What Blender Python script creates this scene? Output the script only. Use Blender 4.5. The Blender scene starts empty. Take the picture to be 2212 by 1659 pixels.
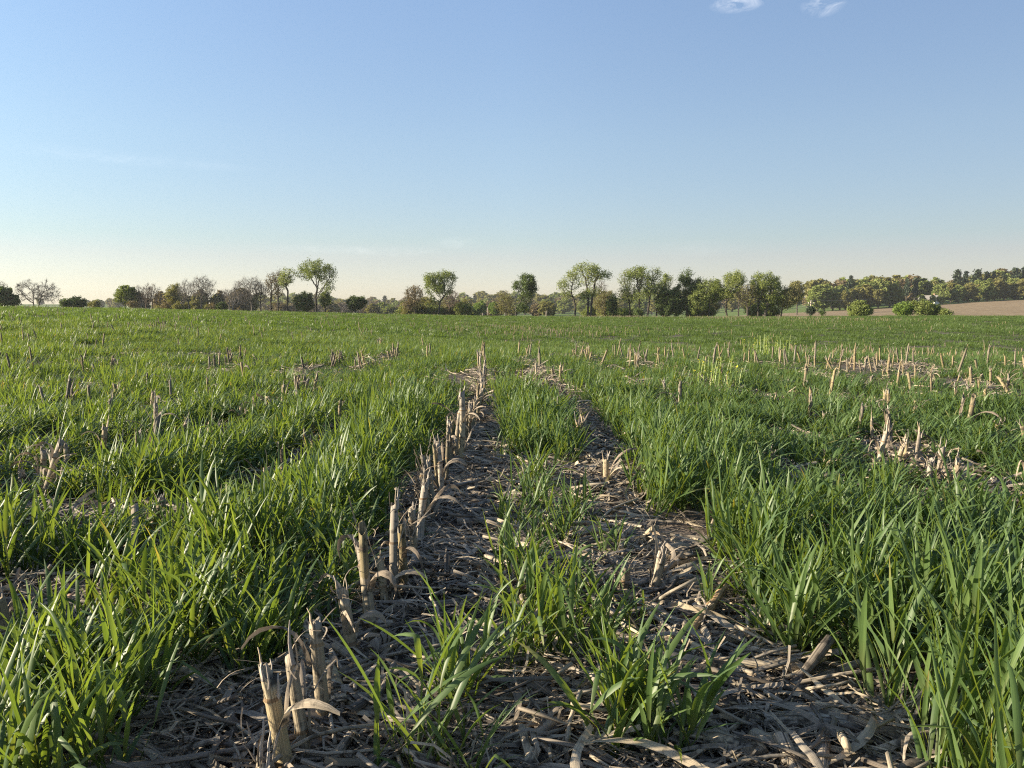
import bpy, math, random
import numpy as np

PI = math.pi
scene = bpy.context.scene
COL = scene.collection
rng = random.Random(11)
nrg = np.random.default_rng(11)

# ------------------------------------------------------------------ camera model
F = 773.0                      # focal length in pixels of a 1024 px wide frame
PITCH = math.radians(5.32)
CH = 0.76                      # eye height over the soil
CP, SP = math.cos(PITCH), math.sin(PITCH)


def ray(px, py):
    u, v = (px - 512.0) / F, (384.0 - py) / F
    return u, CP + SP * v, -SP + CP * v


def slope(px, py):             # rise per horizontal metre of the sight line through a frame point
    x, y, z = ray(px, py)
    return z / math.hypot(x, y)


# ------------------------------------------------------------------ terrain
AZ_PX = [-260, 0, 128, 256, 384, 470, 560, 680, 768, 900, 1024, 1284]
AZ = [math.degrees(math.atan((p - 512) / F)) for p in AZ_PX]
EDGE_Y = [303, 305.2, 307.2, 309.9, 313.2, 314.8, 315.8, 315.9, 315.6, 315.0, 314.8, 314.8]
EDGE_D = [66, 70, 74, 80, 84, 86, 88, 90, 90, 90, 90, 90]
DS = [0.0, 4, 8, 11, 14, 18, 24, 32, 45, 60, 'e', 'e2', 'e3', 175, 250, 320, 400, 470, 600, 900, 3200]
DIP = [0, 0, 0, .12, .42, .8, 1, 1, 1, 1, 1, 1]    # how strongly the ground drops behind the near crest
MID_Y = {                                            # frame height of the far country at 250 / 320 / 400 / 600 m
    250: [318, 316, 316, 317, 318, 319, 313, 318, 317, 314, 312.5, 312],
    320: [317, 315, 316, 317, 318, 319, 315, 318, 313, 310, 307, 305],
    400: [316, 314, 315, 316, 317, 317, 316, 316, 310.5, 304, 300, 296],
    470: [315, 313, 314, 315, 316, 316, 315, 315, 309, 302, 298, 294],
    600: [313, 311, 312, 314, 315, 315, 315, 314, 304, 299, 295, 291],
    900: [304, 303.5, 304, 304, 304, 303, 303, 303, 300, 297, 293, 289]}


def profile(i):
    px = AZ_PX[i]
    se = slope(px, EDGE_Y[i])
    de = EDGE_D[i]
    ze = CH + se * de - 0.16
    pts = []
    for d in DS:
        if d == 'e':
            pts.append((de, ze)); continue
        if d == 'e2':
            pts.append((de + 14, ze - 0.25)); continue
        if d == 'e3':
            pts.append((de + 45, CH + se * (de + 45) - 0.9)); continue
        if d <= 11:
            base = 0.0 if d < 8 else 0.02
            z_up = base
            z_dn = base
        elif d <= 60:
            z_up = ze * (d - 9) / (de - 9.0)
            z_dn = {14: -0.03, 18: -.30, 24: -.56, 32: -.60, 45: -.42, 60: -.22}[d]
        elif d == 175:
            z_up = z_dn = CH + se * 175 - 1.3
        elif d == 3200:
            z_up = z_dn = CH + slope(px, MID_Y[900][i]) * 900 - 20
        else:
            z_up = z_dn = CH + slope(px, MID_Y[d][i]) * d
        k = DIP[i]
        pts.append((d, z_up * (1 - k) + z_dn * k))
    return pts


LD = np.linspace(math.log(1.0), math.log(3201.0), 220)
TAB = np.zeros((len(AZ), len(LD)))
for i in range(len(AZ)):
    pr = profile(i)
    TAB[i] = np.interp(LD, [math.log(1 + d) for d, z in pr], [z for d, z in pr])
AZF = np.linspace(AZ[0], AZ[-1], 161)
T2 = np.stack([np.interp(AZF, AZ, TAB[:, j]) for j in range(len(LD))], axis=1)
for _ in range(10):
    p = np.pad(T2, ((1, 1), (0, 0)), mode='edge'); T2 = (p[:-2] + 2 * p[1:-1] + p[2:]) / 4
for _ in range(3):
    p = np.pad(T2, ((0, 0), (1, 1)), mode='edge'); T2 = (p[:, :-2] + 2 * p[:, 1:-1] + p[:, 2:]) / 4


def H(x, y):
    x = np.asarray(x, float); y = np.asarray(y, float)
    a = np.degrees(np.arctan2(x, y)); d = np.hypot(x, y)
    ai = (np.clip(a, AZF[0], AZF[-1]) - AZF[0]) / (AZF[1] - AZF[0])
    di = np.clip((np.log(1 + d) - LD[0]) / (LD[1] - LD[0]), 0, len(LD) - 1.001)
    a0 = np.clip(ai.astype(int), 0, len(AZF) - 2); d0 = di.astype(int)
    fa = ai - a0; fd = di - d0
    return (T2[a0, d0] * (1 - fa) * (1 - fd) + T2[a0 + 1, d0] * fa * (1 - fd)
            + T2[a0, d0 + 1] * (1 - fa) * fd + T2[a0 + 1, d0 + 1] * fa * fd)


def at(vx, vy):
    """ground point seen at (vx, vy) of the photograph shown 2212 x 1659"""
    x, y, z = ray(vx * 1024 / 2212, vy * 768 / 1659)
    t = CH / max(-z, 1e-3)
    for _ in range(12):
        h = float(H(x * t, y * t)); t = (CH - h) / max(-z, 1e-3)
    return x * t, y * t, float(H(x * t, y * t))


_L = nrg.random((8, 256, 256))


def noise(x, y, k=0):
    """value noise in 0..1, one cell per unit"""
    x = np.asarray(x, float) + 1000; y = np.asarray(y, float) + 1000
    xi = np.floor(x).astype(int); yi = np.floor(y).astype(int)
    fx = x - xi; fy = y - yi
    fx = fx * fx * (3 - 2 * fx); fy = fy * fy * (3 - 2 * fy)
    g = _L[k]
    a = g[xi % 256, yi % 256]; b = g[(xi + 1) % 256, yi % 256]
    c = g[xi % 256, (yi + 1) % 256]; d = g[(xi + 1) % 256, (yi + 1) % 256]
    return (a * (1 - fx) + b * fx) * (1 - fy) + (c * (1 - fx) + d * fx) * fy


# ------------------------------------------------------------------ mesh building
class MB:
    def __init__(s):
        s.v = []; s.a = []; s.f = []; s.m = []

    def quadstrip(s, rows, att, close=False, mi=0):
        """rows: list of lists of points (same length); att(i, j) -> attribute triple"""
        b = len(s.v); n = len(rows[0])
        for i, r in enumerate(rows):
            for j, p in enumerate(r):
                s.v.append(tuple(p)); s.a.append(att(i, j))
        for i in range(len(rows) - 1):
            for j in range(n if close else n - 1):
                j2 = (j + 1) % n
                s.f.append((b + i * n + j, b + i * n + j2, b + (i + 1) * n + j2, b + (i + 1) * n + j)); s.m.append(mi)
        return b

    def tube(s, pts, rad, n=6, rnd=0.5, cap=True, mi=0, squash=1.0):
        rows = []; up = np.array((0.13, 0.97, 0.2)); lens = [0.0]
        P = [np.array(p, float) for p in pts]
        for i in range(len(P)):
            t = P[min(i + 1, len(P) - 1)] - P[max(i - 1, 0)]
            t = t / (np.linalg.norm(t) + 1e-9)
            if abs(t @ up) > .95: up = np.array((0.9, 0.1, 0.4))
            a = np.cross(t, up); a /= np.linalg.norm(a); b = np.cross(t, a)
            rows.append([P[i] + rad[i] * (math.cos(q) * a + squash * math.sin(q) * b) for q in [2 * PI * k / n for k in range(n)]])
            if i: lens.append(lens[-1] + float(np.linalg.norm(P[i] - P[i - 1])))
        b = s.quadstrip(rows, lambda i, j: (lens[i], j / n, rnd), True, mi)
        if cap:
            s.f.append(tuple(b + (len(P) - 1) * n + k for k in range(n))); s.m.append(mi)
            s.f.append(tuple(b + k for k in reversed(range(n)))); s.m.append(mi)
        return rows

    def ribbon(s, pts, wid, side, rnd=.5, fold=0.0, mi=0, curl=None):
        """strip of leaf: centre points, widths, side vectors; fold lifts the edges"""
        rows = []; L = [0.0]
        P = [np.array(p, float) for p in pts]
        for i in range(len(P)):
            t = P[min(i + 1, len(P) - 1)] - P[max(i - 1, 0)]; t /= (np.linalg.norm(t) + 1e-9)
            sd = np.array(side[i], float); nm = np.cross(sd, t)
            w = wid[i] / 2
            rows.append([P[i] - sd * w + nm * w * fold, P[i], P[i] + sd * w + nm * w * fold])
            if i: L.append(L[-1] + float(np.linalg.norm(P[i] - P[i - 1])))
        s.quadstrip(rows, lambda i, j: (L[i] / max(L[-1], 1e-6), (j - 1.0), rnd), False, mi)

    def box(s, c, sx, sy, sz, rnd=.5, mi=0, yaw=0):
        b = len(s.v); ca, sa = math.cos(yaw), math.sin(yaw)
        for dz in (-1, 1):
            for dx, dy in ((-1, -1), (1, -1), (1, 1), (-1, 1)):
                X, Y = dx * sx / 2, dy * sy / 2
                s.v.append((c[0] + X * ca - Y * sa, c[1] + X * sa + Y * ca, c[2] + dz * sz / 2)); s.a.append((0, 0, rnd))
        for f in ((3, 2, 1, 0), (4, 5, 6, 7), (0, 1, 5, 4), (1, 2, 6, 5), (2, 3, 7, 6), (3, 0, 4, 7)):
            s.f.append(tuple(b + k for k in f)); s.m.append(mi)

    def poly(s, pts, rnd=.5, mi=0):
        b = len(s.v)
        for p in pts: s.v.append(tuple(p)); s.a.append((0, 0, rnd))
        s.f.append(tuple(range(b, b + len(pts)))); s.m.append(mi)

    def mesh(s, name, mats, smooth=True):
        me = bpy.data.meshes.new(name)
        me.from_pydata([tuple(map(float, p)) for p in s.v], [], s.f)
        at_ = me.attributes.new('suv', 'FLOAT_VECTOR', 'POINT')
        at_.data.foreach_set('vector', np.array(s.a, np.float32).ravel())
        for m in (mats if isinstance(mats, (list, tuple)) else [mats]): me.materials.append(m)
        if any(s.m): me.polygons.foreach_set('material_index', np.array(s.m, np.int32))
        if smooth: me.polygons.foreach_set('use_smooth', np.ones(len(me.polygons), bool))
        me.update()
        return me


def array_mesh(name, V, Q, A, mats, mi=None, smooth=True):
    """mesh from numpy arrays; Q is (n, 4) or (n, 3)"""
    me = bpy.data.meshes.new(name)
    n, k = Q.shape
    me.vertices.add(len(V)); me.vertices.foreach_set('co', V.astype(np.float32).ravel())
    me.loops.add(n * k); me.loops.foreach_set('vertex_index', Q.astype(np.int32).ravel())
    me.polygons.add(n)
    me.polygons.foreach_set('loop_start', np.arange(0, n * k, k, dtype=np.int32))
    at_ = me.attributes.new('suv', 'FLOAT_VECTOR', 'POINT')
    at_.data.foreach_set('vector', A.astype(np.float32).ravel())
    for m in (mats if isinstance(mats, (list, tuple)) else [mats]): me.materials.append(m)
    if mi is not None: me.polygons.foreach_set('material_index', mi.astype(np.int32))
    if smooth: me.polygons.foreach_set('use_smooth', np.ones(n, bool))
    me.update(calc_edges=True)
    return me


def link(name, me, parent=None, loc=(0, 0, 0), rot=(0, 0, 0), sc=1.0):
    o = bpy.data.objects.new(name, me); COL.objects.link(o)
    o.location = loc; o.rotation_euler = rot
    o.scale = (sc, sc, sc) if isinstance(sc, (int, float)) else sc
    if parent: o.parent = parent
    return o


def tag(o, label=None, cat=None, group=None, kind=None):
    if label: o['label'] = label
    if cat: o['category'] = cat
    if group: o['group'] = group
    if kind: o['kind'] = kind
    return o


# ------------------------------------------------------------------ materials
def new_mat(name):
    m = bpy.data.materials.new(name); m.use_nodes = True
    nt = m.node_tree; nt.nodes.clear()
    return m, nt, nt.nodes.new('ShaderNodeOutputMaterial')


def nd(nt, t, ins=None, **kw):
    n = nt.nodes.new(t)
    for k, v in kw.items(): setattr(n, k, v)
    for k, v in (ins or {}).items():
        if isinstance(v, bpy.types.NodeSocket): nt.links.new(v, n.inputs[k])
        else: n.inputs[k].default_value = v
    return n


def ramp(nt, fac, stops):
    r = nt.nodes.new('ShaderNodeValToRGB'); e = r.color_ramp.elements
    while len(e) < len(stops): e.new(0.5)
    for q, (p, c) in zip(e, stops): q.position = p; q.color = (*c, 1)
    nt.links.new(fac, r.inputs[0])
    return r.outputs[0]


def mixc(nt, fac, a, b, bt='MIX'):
    n = nt.nodes.new('ShaderNodeMix'); n.data_type = 'RGBA'; n.blend_type = bt
    for k, v in ((0, fac), (6, a), (7, b)):
        if isinstance(v, bpy.types.NodeSocket): nt.links.new(v, n.inputs[k])
        else: n.inputs[k].default_value = v if k == 0 else (*v, 1)
    return n.outputs[2]


def math_(nt, op, a, b=0.0):
    n = nt.nodes.new('ShaderNodeMath'); n.operation = op
    for k, v in ((0, a), (1, b)):
        if isinstance(v, bpy.types.NodeSocket): nt.links.new(v, n.inputs[k])
        else: n.inputs[k].default_value = v
    return n.outputs[0]


def suv(nt):
    a = nd(nt, 'ShaderNodeAttribute', attribute_name='suv')
    s = nd(nt, 'ShaderNodeSeparateXYZ', {0: a.outputs['Vector']})
    return a.outputs['Vector'], s.outputs[0], s.outputs[1], s.outputs[2]


def leaf_mat(name, stops, base, trans, tfac=.42, rough=.42, spec=.35, yellow=True, vein=True):
    m, nt, out = new_mat(name)
    vec, t, across, rnd = suv(nt)
    oi = nd(nt, 'ShaderNodeObjectInfo')
    mixr = math_(nt, 'FRACT', math_(nt, 'ADD', rnd, math_(nt, 'MULTIPLY', oi.outputs['Random'], 3.7)))
    col = ramp(nt, mixr, stops)
    if base is not None:
        col = mixc(nt, ramp(nt, t, [(0.0, (1, 1, 1)), (0.35, (0, 0, 0))]), col, base)
    if yellow:
        dry = ramp(nt, rnd, [(0.93, (0, 0, 0)), (0.98, (1, 1, 1))])
        tip = ramp(nt, t, [(0.6, (0, 0, 0)), (0.97, (1, 1, 1))])
        col = mixc(nt, math_(nt, 'MULTIPLY', dry, tip), col, (0.40, 0.30, 0.12))
        dead = ramp(nt, rnd, [(0.993, (0, 0, 0)), (0.995, (1, 1, 1))])
        col = mixc(nt, math_(nt, 'MULTIPLY', dead, .85), col, (0.30, 0.22, 0.11))
    if vein:
        cm = nd(nt, 'ShaderNodeCombineXYZ', {0: math_(nt, 'MULTIPLY', t, 2.0), 1: math_(nt, 'MULTIPLY', across, 7.0), 2: math_(nt, 'MULTIPLY', rnd, 50.0)})
        nz = nd(nt, 'ShaderNodeTexNoise', {'Vector': cm.outputs[0], 'Scale': 1.0, 'Detail': 1.0})
        col = mixc(nt, 1.0, col, ramp(nt, nz.outputs[0], [(0.3, (.72, .76, .75)), (0.7, (1.2, 1.15, 1.1))]), 'MULTIPLY')
    p = nd(nt, 'ShaderNodeBsdfPrincipled', {'Base Color': col, 'Roughness': rough, 'Specular IOR Level': spec})
    tc = mixc(nt, 1.0, col, trans, 'MULTIPLY')
    tb = nd(nt, 'ShaderNodeBsdfTranslucent', {'Color': tc})
    mx = nd(nt, 'ShaderNodeMixShader', {0: tfac, 1: p.outputs[0], 2: tb.outputs[0]})
    nt.links.new(mx.outputs[0], out.inputs[0])
    return m


def straw_mat(name, stops, dark=.35, rough=.7, streak=60.0, tr=0.0, spots=True, grey=False):
    """dry corn residue: fibre streaks along the piece, mildew spots, a tone of its own for each piece"""
    m, nt, out = new_mat(name)
    vec, u, v, rnd = suv(nt)
    oi = nd(nt, 'ShaderNodeObjectInfo')
    r = math_(nt, 'FRACT', math_(nt, 'ADD', rnd, math_(nt, 'MULTIPLY', oi.outputs['Random'], 5.3)))
    col = ramp(nt, r, stops)
    cm = nd(nt, 'ShaderNodeCombineXYZ', {0: math_(nt, 'MULTIPLY', u, 3.0), 1: math_(nt, 'MULTIPLY', v, streak * .3), 2: math_(nt, 'MULTIPLY', r, 40.0)})
    nz = nd(nt, 'ShaderNodeTexNoise', {'Vector': cm.outputs[0], 'Scale': 1.0, 'Detail': 3.0})
    col = mixc(nt, 1.0, col, ramp(nt, nz.outputs[0], [(0.30, (.22, .20, .19)), (0.46, (.95, .95, .95)), (.75, (1.35, 1.3, 1.25))]), 'MULTIPLY')
    if grey:             # weathered silver-grey towards the cut, in ragged streaks
        gq = math_(nt, 'ADD', u, math_(nt, 'MULTIPLY', math_(nt, 'SUBTRACT', nz.outputs[0], .5), .35))
        col = mixc(nt, ramp(nt, gq, [(.12, (0, 0, 0)), (.27, (.85, .85, .85))]), col, (.29, .26, .22))
    if spots:
        tc = nd(nt, 'ShaderNodeTexCoord')
        sp = nd(nt, 'ShaderNodeTexNoise', {'Vector': tc.outputs['Object'], 'Scale': 45.0, 'Detail': 4.0})
        col = mixc(nt, math_(nt, 'MULTIPLY', ramp(nt, sp.outputs[0], [(0.54, (0, 0, 0)), (0.66, (1, 1, 1))]), dark + .45), col, (0.035, 0.03, 0.025))
    bp = nd(nt, 'ShaderNodeBump', {'Height': nz.outputs[0], 'Strength': .5, 'Distance': .002})
    p = nd(nt, 'ShaderNodeBsdfPrincipled', {'Base Color': col, 'Roughness': rough, 'Specular IOR Level': .25, 'Normal': bp.outputs[0]})
    if tr > 0:
        tb = nd(nt, 'ShaderNodeBsdfTranslucent', {'Color': col})
        mx = nd(nt, 'ShaderNodeMixShader', {0: tr, 1: p.outputs[0], 2: tb.outputs[0]})
        nt.links.new(mx.outputs[0], out.inputs[0])
    else:
        nt.links.new(p.outputs[0], out.inputs[0])
    return m


def plain_mat(name, c, rough=.7, var=.3, scale=8.0, bump=.0, spec=.3):
    m, nt, out = new_mat(name)
    tc = nd(nt, 'ShaderNodeTexCoord')
    nz = nd(nt, 'ShaderNodeTexNoise', {'Vector': tc.outputs['Object'], 'Scale': scale, 'Detail': 4.0})
    col = mixc(nt, 1.0, c, ramp(nt, nz.outputs[0], [(0.3, (1 - var,) * 3), (0.7, (1 + var,) * 3)]), 'MULTIPLY')
    ins = {'Base Color': col, 'Roughness': rough, 'Specular IOR Level': spec}
    if bump:
        bp = nd(nt, 'ShaderNodeBump', {'Height': nz.outputs[0], 'Strength': bump, 'Distance': .05})
        ins['Normal'] = bp.outputs[0]
    p = nd(nt, 'ShaderNodeBsdfPrincipled', ins)
    nt.links.new(p.outputs[0], out.inputs[0])
    return m


M = {}
M['blade'] = leaf_mat('rye_leaf', [(0.0, (.064, .112, .037)), (.35, (.090, .147, .048)), (.7, (.118, .178, .060)), (1.0, (.075, .128, .055))],
                      (.105, .130, .05), (2.1, 1.8, .5), tfac=.40, rough=.45, spec=.4)
M['blade_far'] = leaf_mat('rye_leaf_far', [(0.0, (.056, .094, .027)), (.5, (.083, .129, .036)), (1.0, (.106, .150, .044))],
                          (.07, .11, .035), (1.8, 1.75, .55), tfac=.42, yellow=False, vein=False)
M['mustard'] = leaf_mat('mustard_leaf', [(0.0, (.14, .22, .03)), (1.0, (.24, .32, .03))], None, (1.3, 1.3, .5), tfac=.3, yellow=False, vein=False)
M['petal'] = plain_mat('mustard_petal', (.62, .55, .05), .6, .15)
M['stub'] = straw_mat('corn_stub', [(0.0, (.38, .30, .17)), (.2, (.42, .34, .20)), (.42, (.30, .255, .19)), (.6, (.36, .28, .16)), (.8, (.34, .31, .26)), (1.0, (.22, .185, .14))], grey=True)
M['stub_node'] = straw_mat('corn_stub_node', [(0.0, (.20, .135, .075)), (.5, (.26, .18, .10)), (1.0, (.14, .095, .06))])
M['stub_old'] = straw_mat('corn_stub_weathered', [(0.0, (.215, .172, .095)), (.3, (.25, .205, .115)), (.6, (.17, .143, .09)), (.8, (.20, .178, .14)), (1.0, (.13, .11, .078))])
M['splinter'] = straw_mat('corn_splinter', [(0.0, (.42, .38, .33)), (.5, (.34, .30, .26)), (1.0, (.42, .33, .22))], dark=.1, spots=False, streak=30)
M['sheath'] = straw_mat('corn_sheath', [(0.0, (.34, .29, .23)), (.4, (.22, .17, .12)), (.7, (.42, .35, .26)), (1.0, (.12, .095, .075))], tr=.15)
M['residue'] = straw_mat('corn_residue', [(0.0, (.28, .245, .195)), (.14, (.47, .39, .275)), (.28, (.20, .17, .135)), (.42, (.54, .455, .33)), (.54, (.33, .29, .235)), (.68, (.12, .10, .08)), (.82, (.41, .35, .27)), (.92, (.24, .205, .165)), (1.0, (.08, .066, .053))], tr=.1)
M['amber'] = straw_mat('corn_stalk_amber', [(0.0, (.34, .225, .115)), (1.0, (.37, .25, .135))], dark=.25)
M['cob'] = plain_mat('corn_cob', (.23, .15, .10), .85, .5, 90.0)
M['bark'] = plain_mat('bark_dark', (.050, .042, .035), .9, .4, 3.0)
M['bark_grey'] = plain_mat('bark_grey', (.115, .100, .088), .9, .35, 3.0)
M['bark_brown'] = plain_mat('bark_brown', (.115, .086, .066), .9, .35, 3.0)


def crown_mat(name, a, b, c, tf=.3):
    return leaf_mat(name, [(0.0, a), (.5, b), (1.0, c)], None, (1.4, 1.4, .5), tfac=tf, rough=.6, spec=.2, yellow=False, vein=False)


M['lf_dark'] = crown_mat('leaf_dark', (.060, .090, .030), (.080, .115, .036), (.105, .140, .046), .28)
M['lf_mid'] = crown_mat('leaf_mid', (.120, .155, .042), (.160, .195, .054), (.190, .220, .068))
M['lf_light'] = crown_mat('leaf_light', (.160, .195, .056), (.205, .240, .074), (.235, .260, .095))
M['lf_olive'] = crown_mat('leaf_olive', (.150, .150, .050), (.190, .182, .062), (.215, .200, .074))
M['lf_bright'] = crown_mat('leaf_bright', (.095, .150, .030), (.13, .190, .036), (.16, .22, .045))
M['lf_bud'] = crown_mat('leaf_bud', (.150, .115, .070), (.185, .140, .080), (.17, .15, .075), .2)
M['lf_pine'] = crown_mat('leaf_pine', (.022, .036, .020), (.032, .050, .026), (.045, .062, .034), .08)


# soil: dry silt crust with crumbs, cracks and trodden straw dust
def soil_mat():
    m, nt, out = new_mat('soil')
    tc = nd(nt, 'ShaderNodeTexCoord')
    P = tc.outputs['Object']
    n1 = nd(nt, 'ShaderNodeTexNoise', {'Vector': P, 'Scale': 2.2, 'Detail': 6.0})
    n2 = nd(nt, 'ShaderNodeTexNoise', {'Vector': P, 'Scale': 60.0, 'Detail': 6.0})
    vo = nd(nt, 'ShaderNodeTexVoronoi', {'Vector': P, 'Scale': 9.0}, feature='DISTANCE_TO_EDGE')
    col = ramp(nt, n1.outputs[0], [(0.3, (.095, .080, .066)), (.5, (.140, .118, .098)), (.7, (.185, .158, .132))])
    col = mixc(nt, 1.0, col, ramp(nt, n2.outputs[0], [(0.3, (.6, .6, .6)), (.7, (1.35, 1.3, 1.25))]), 'MULTIPLY')
    crack = ramp(nt, vo.outputs['Distance'], [(0.0, (0, 0, 0)), (0.03, (1, 1, 1))])
    h = math_(nt, 'ADD', math_(nt, 'MULTIPLY', n2.outputs[0], .8), math_(nt, 'MULTIPLY', crack, .25))
    bp = nd(nt, 'ShaderNodeBump', {'Height': h, 'Strength': .9, 'Distance': .012})
    p = nd(nt, 'ShaderNodeBsdfPrincipled', {'Base Color': col, 'Roughness': .95, 'Specular IOR Level': .1, 'Normal': bp.outputs[0]})
    nt.links.new(p.outputs[0], out.inputs[0])
    return m


def turf_mat(name, a, b, c, sc):
    m, nt, out = new_mat(name)
    tc = nd(nt, 'ShaderNodeTexCoord')
    n1 = nd(nt, 'ShaderNodeTexNoise', {'Vector': tc.outputs['Object'], 'Scale': sc, 'Detail': 6.0, 'Roughness': .65})
    mp = nd(nt, 'ShaderNodeMapping', {'Vector': tc.outputs['Object'], 'Rotation': (0, 0, .25), 'Scale': (.05, 1.1, 1)})
    n2 = nd(nt, 'ShaderNodeTexNoise', {'Vector': mp.outputs[0], 'Scale': 1.0, 'Detail': 4.0})
    f = math_(nt, 'ADD', math_(nt, 'MULTIPLY', n1.outputs[0], .55), math_(nt, 'MULTIPLY', n2.outputs[0], .45))
    col = ramp(nt, f, [(0.36, a), (.5, b), (.64, c)])
    bp = nd(nt, 'ShaderNodeBump', {'Height': n1.outputs[0], 'Strength': .6, 'Distance': .3})
    p = nd(nt, 'ShaderNodeBsdfPrincipled', {'Base Color': col, 'Roughness': .9, 'Specular IOR Level': .1, 'Normal': bp.outputs[0]})
    nt.links.new(p.outputs[0], out.inputs[0])
    return m


M['soil'] = soil_mat()
M['meadow'] = turf_mat('meadow_turf', (.085, .125, .034), (.11, .155, .040), (.14, .18, .052), .35)
M['bare'] = turf_mat('harvested_ground', (.14, .100, .059), (.235, .174, .104), (.34, .267, .17), .6)

# ------------------------------------------------------------------ ground
az = np.concatenate([np.arange(-180, -48, 6.0), np.arange(-48, 48.01, .3), np.arange(54, 180, 6.0)])
rr = np.concatenate([[0.02], np.exp(np.linspace(math.log(.25), math.log(1020), 280))])
AA, RR = np.meshgrid(np.radians(az), rr, indexing='ij')
GX, GY = RR * np.sin(AA), RR * np.cos(AA)
GZ = H(GX, GY)
near = np.clip((14 - RR) / 8, 0, 1)
GZ = GZ + near * ((noise(GX * 3.1, GY * 3.1, 1) - .5) * .022 + (noise(GX * 9, GY * 9, 2) - .5) * .014 + (noise(GX * 28, GY * 28, 3) - .5) * .006)
na, nr = AA.shape
idx = np.arange(na * nr).reshape(na, nr)
nx = np.roll(idx, -1, axis=0)
Q = np.stack([idx[:, :-1], idx[:, 1:], nx[:, 1:], nx[:, :-1]], axis=-1).reshape(-1, 4)
V = np.stack([GX, GY, GZ], -1).reshape(-1, 3)
tag(link('ground', array_mesh('ground', V, Q[:, ::-1], np.zeros_like(V), M['soil'])), kind='structure')


def sheet(name, a0, a1, inner, outer, lift, mat, na=90, nr=50):
    A = np.radians(np.linspace(a0, a1, na))
    R = np.array([np.exp(np.linspace(math.log(inner(math.degrees(a))), math.log(outer(math.degrees(a))), nr)) for a in A])
    X = R * np.sin(A)[:, None]; Y = R * np.cos(A)[:, None]
    Z = H(X, Y) + lift
    ii = np.arange(na * nr).reshape(na, nr)
    q = np.stack([ii[:-1, :-1], ii[:-1, 1:], ii[1:, 1:], ii[1:, :-1]], -1).reshape(-1, 4)
    v = np.stack([X, Y, Z], -1).reshape(-1, 3)
    return tag(link(name, array_mesh(name, v, q[:, ::-1], np.zeros_like(v), mat)), kind='structure')


edge_d = lambda a: float(np.interp(a, AZ, EDGE_D))
sheet('meadow', AZ[0], AZ[-1], lambda a: edge_d(a) + 10, lambda a: 1000, .10, M['meadow'], 160, 90)
# harvested field on the rising ground beyond the trees
A1 = [15, 18, 21, 25, 28, 31, 34, 38, 44]
OUT = [262, 285, 305, 330, 350, 385, 400, 410, 420]
sheet('harvested_field', 15, 44, lambda a: 175 + max(0, 20 - a) * 6, lambda a: float(np.interp(a, A1, OUT)), .22, M['bare'])


# ------------------------------------------------------------------ instanced stuff
def source(name, meshes):
    c = bpy.data.collections.new(name)
    for i, me in enumerate(meshes):
        c.objects.link(bpy.data.objects.new('%s_%02d' % (name, i), me))
    return c


def scatter(name, coll, pos, rot, scl, pick, mats, kind='stuff'):
    me = bpy.data.meshes.new(name)
    n = len(pos)
    me.vertices.add(n); me.vertices.foreach_set('co', np.asarray(pos, np.float32).ravel())
    for nm, ty, dat, key in (('rot', 'FLOAT_VECTOR', rot, 'vector'), ('scl', 'FLOAT_VECTOR', scl, 'vector'), ('pick', 'INT', pick, 'value')):
        a = me.attributes.new(nm, ty, 'POINT')
        a.data.foreach_set(key, np.asarray(dat, np.int32 if ty == 'INT' else np.float32).ravel())
    for m in mats: me.materials.append(m)
    ng = bpy.data.node_groups.new(name, 'GeometryNodeTree')
    ng.interface.new_socket('Geometry', in_out='INPUT', socket_type='NodeSocketGeometry')
    ng.interface.new_socket('Geometry', in_out='OUTPUT', socket_type='NodeSocketGeometry')
    N = ng.nodes; Lk = ng.links
    gi = N.new('NodeGroupInput'); go = N.new('NodeGroupOutput')
    ci = N.new('GeometryNodeCollectionInfo'); ci.inputs['Collection'].default_value = coll
    ci.inputs['Separate Children'].default_value = True; ci.inputs['Reset Children'].default_value = True
    ip = N.new('GeometryNodeInstanceOnPoints'); ip.inputs['Pick Instance'].default_value = True

    def attr(nm, t):
        q = N.new('GeometryNodeInputNamedAttribute'); q.data_type = t; q.inputs['Name'].default_value = nm
        return q.outputs['Attribute']
    Lk.new(gi.outputs[0], ip.inputs['Points']); Lk.new(ci.outputs[0], ip.inputs['Instance'])
    Lk.new(attr('pick', 'INT'), ip.inputs['Instance Index'])
    e2r = N.new('FunctionNodeEulerToRotation'); Lk.new(attr('rot', 'FLOAT_VECTOR'), e2r.inputs[0])
    Lk.new(e2r.outputs[0], ip.inputs['Rotation']); Lk.new(attr('scl', 'FLOAT_VECTOR'), ip.inputs['Scale'])
    Lk.new(ip.outputs[0], go.inputs[0])
    o = link(name, me)
    md = o.modifiers.new('scatter', 'NODES'); md.node_group = ng
    if kind: o['kind'] = kind
    return o


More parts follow.
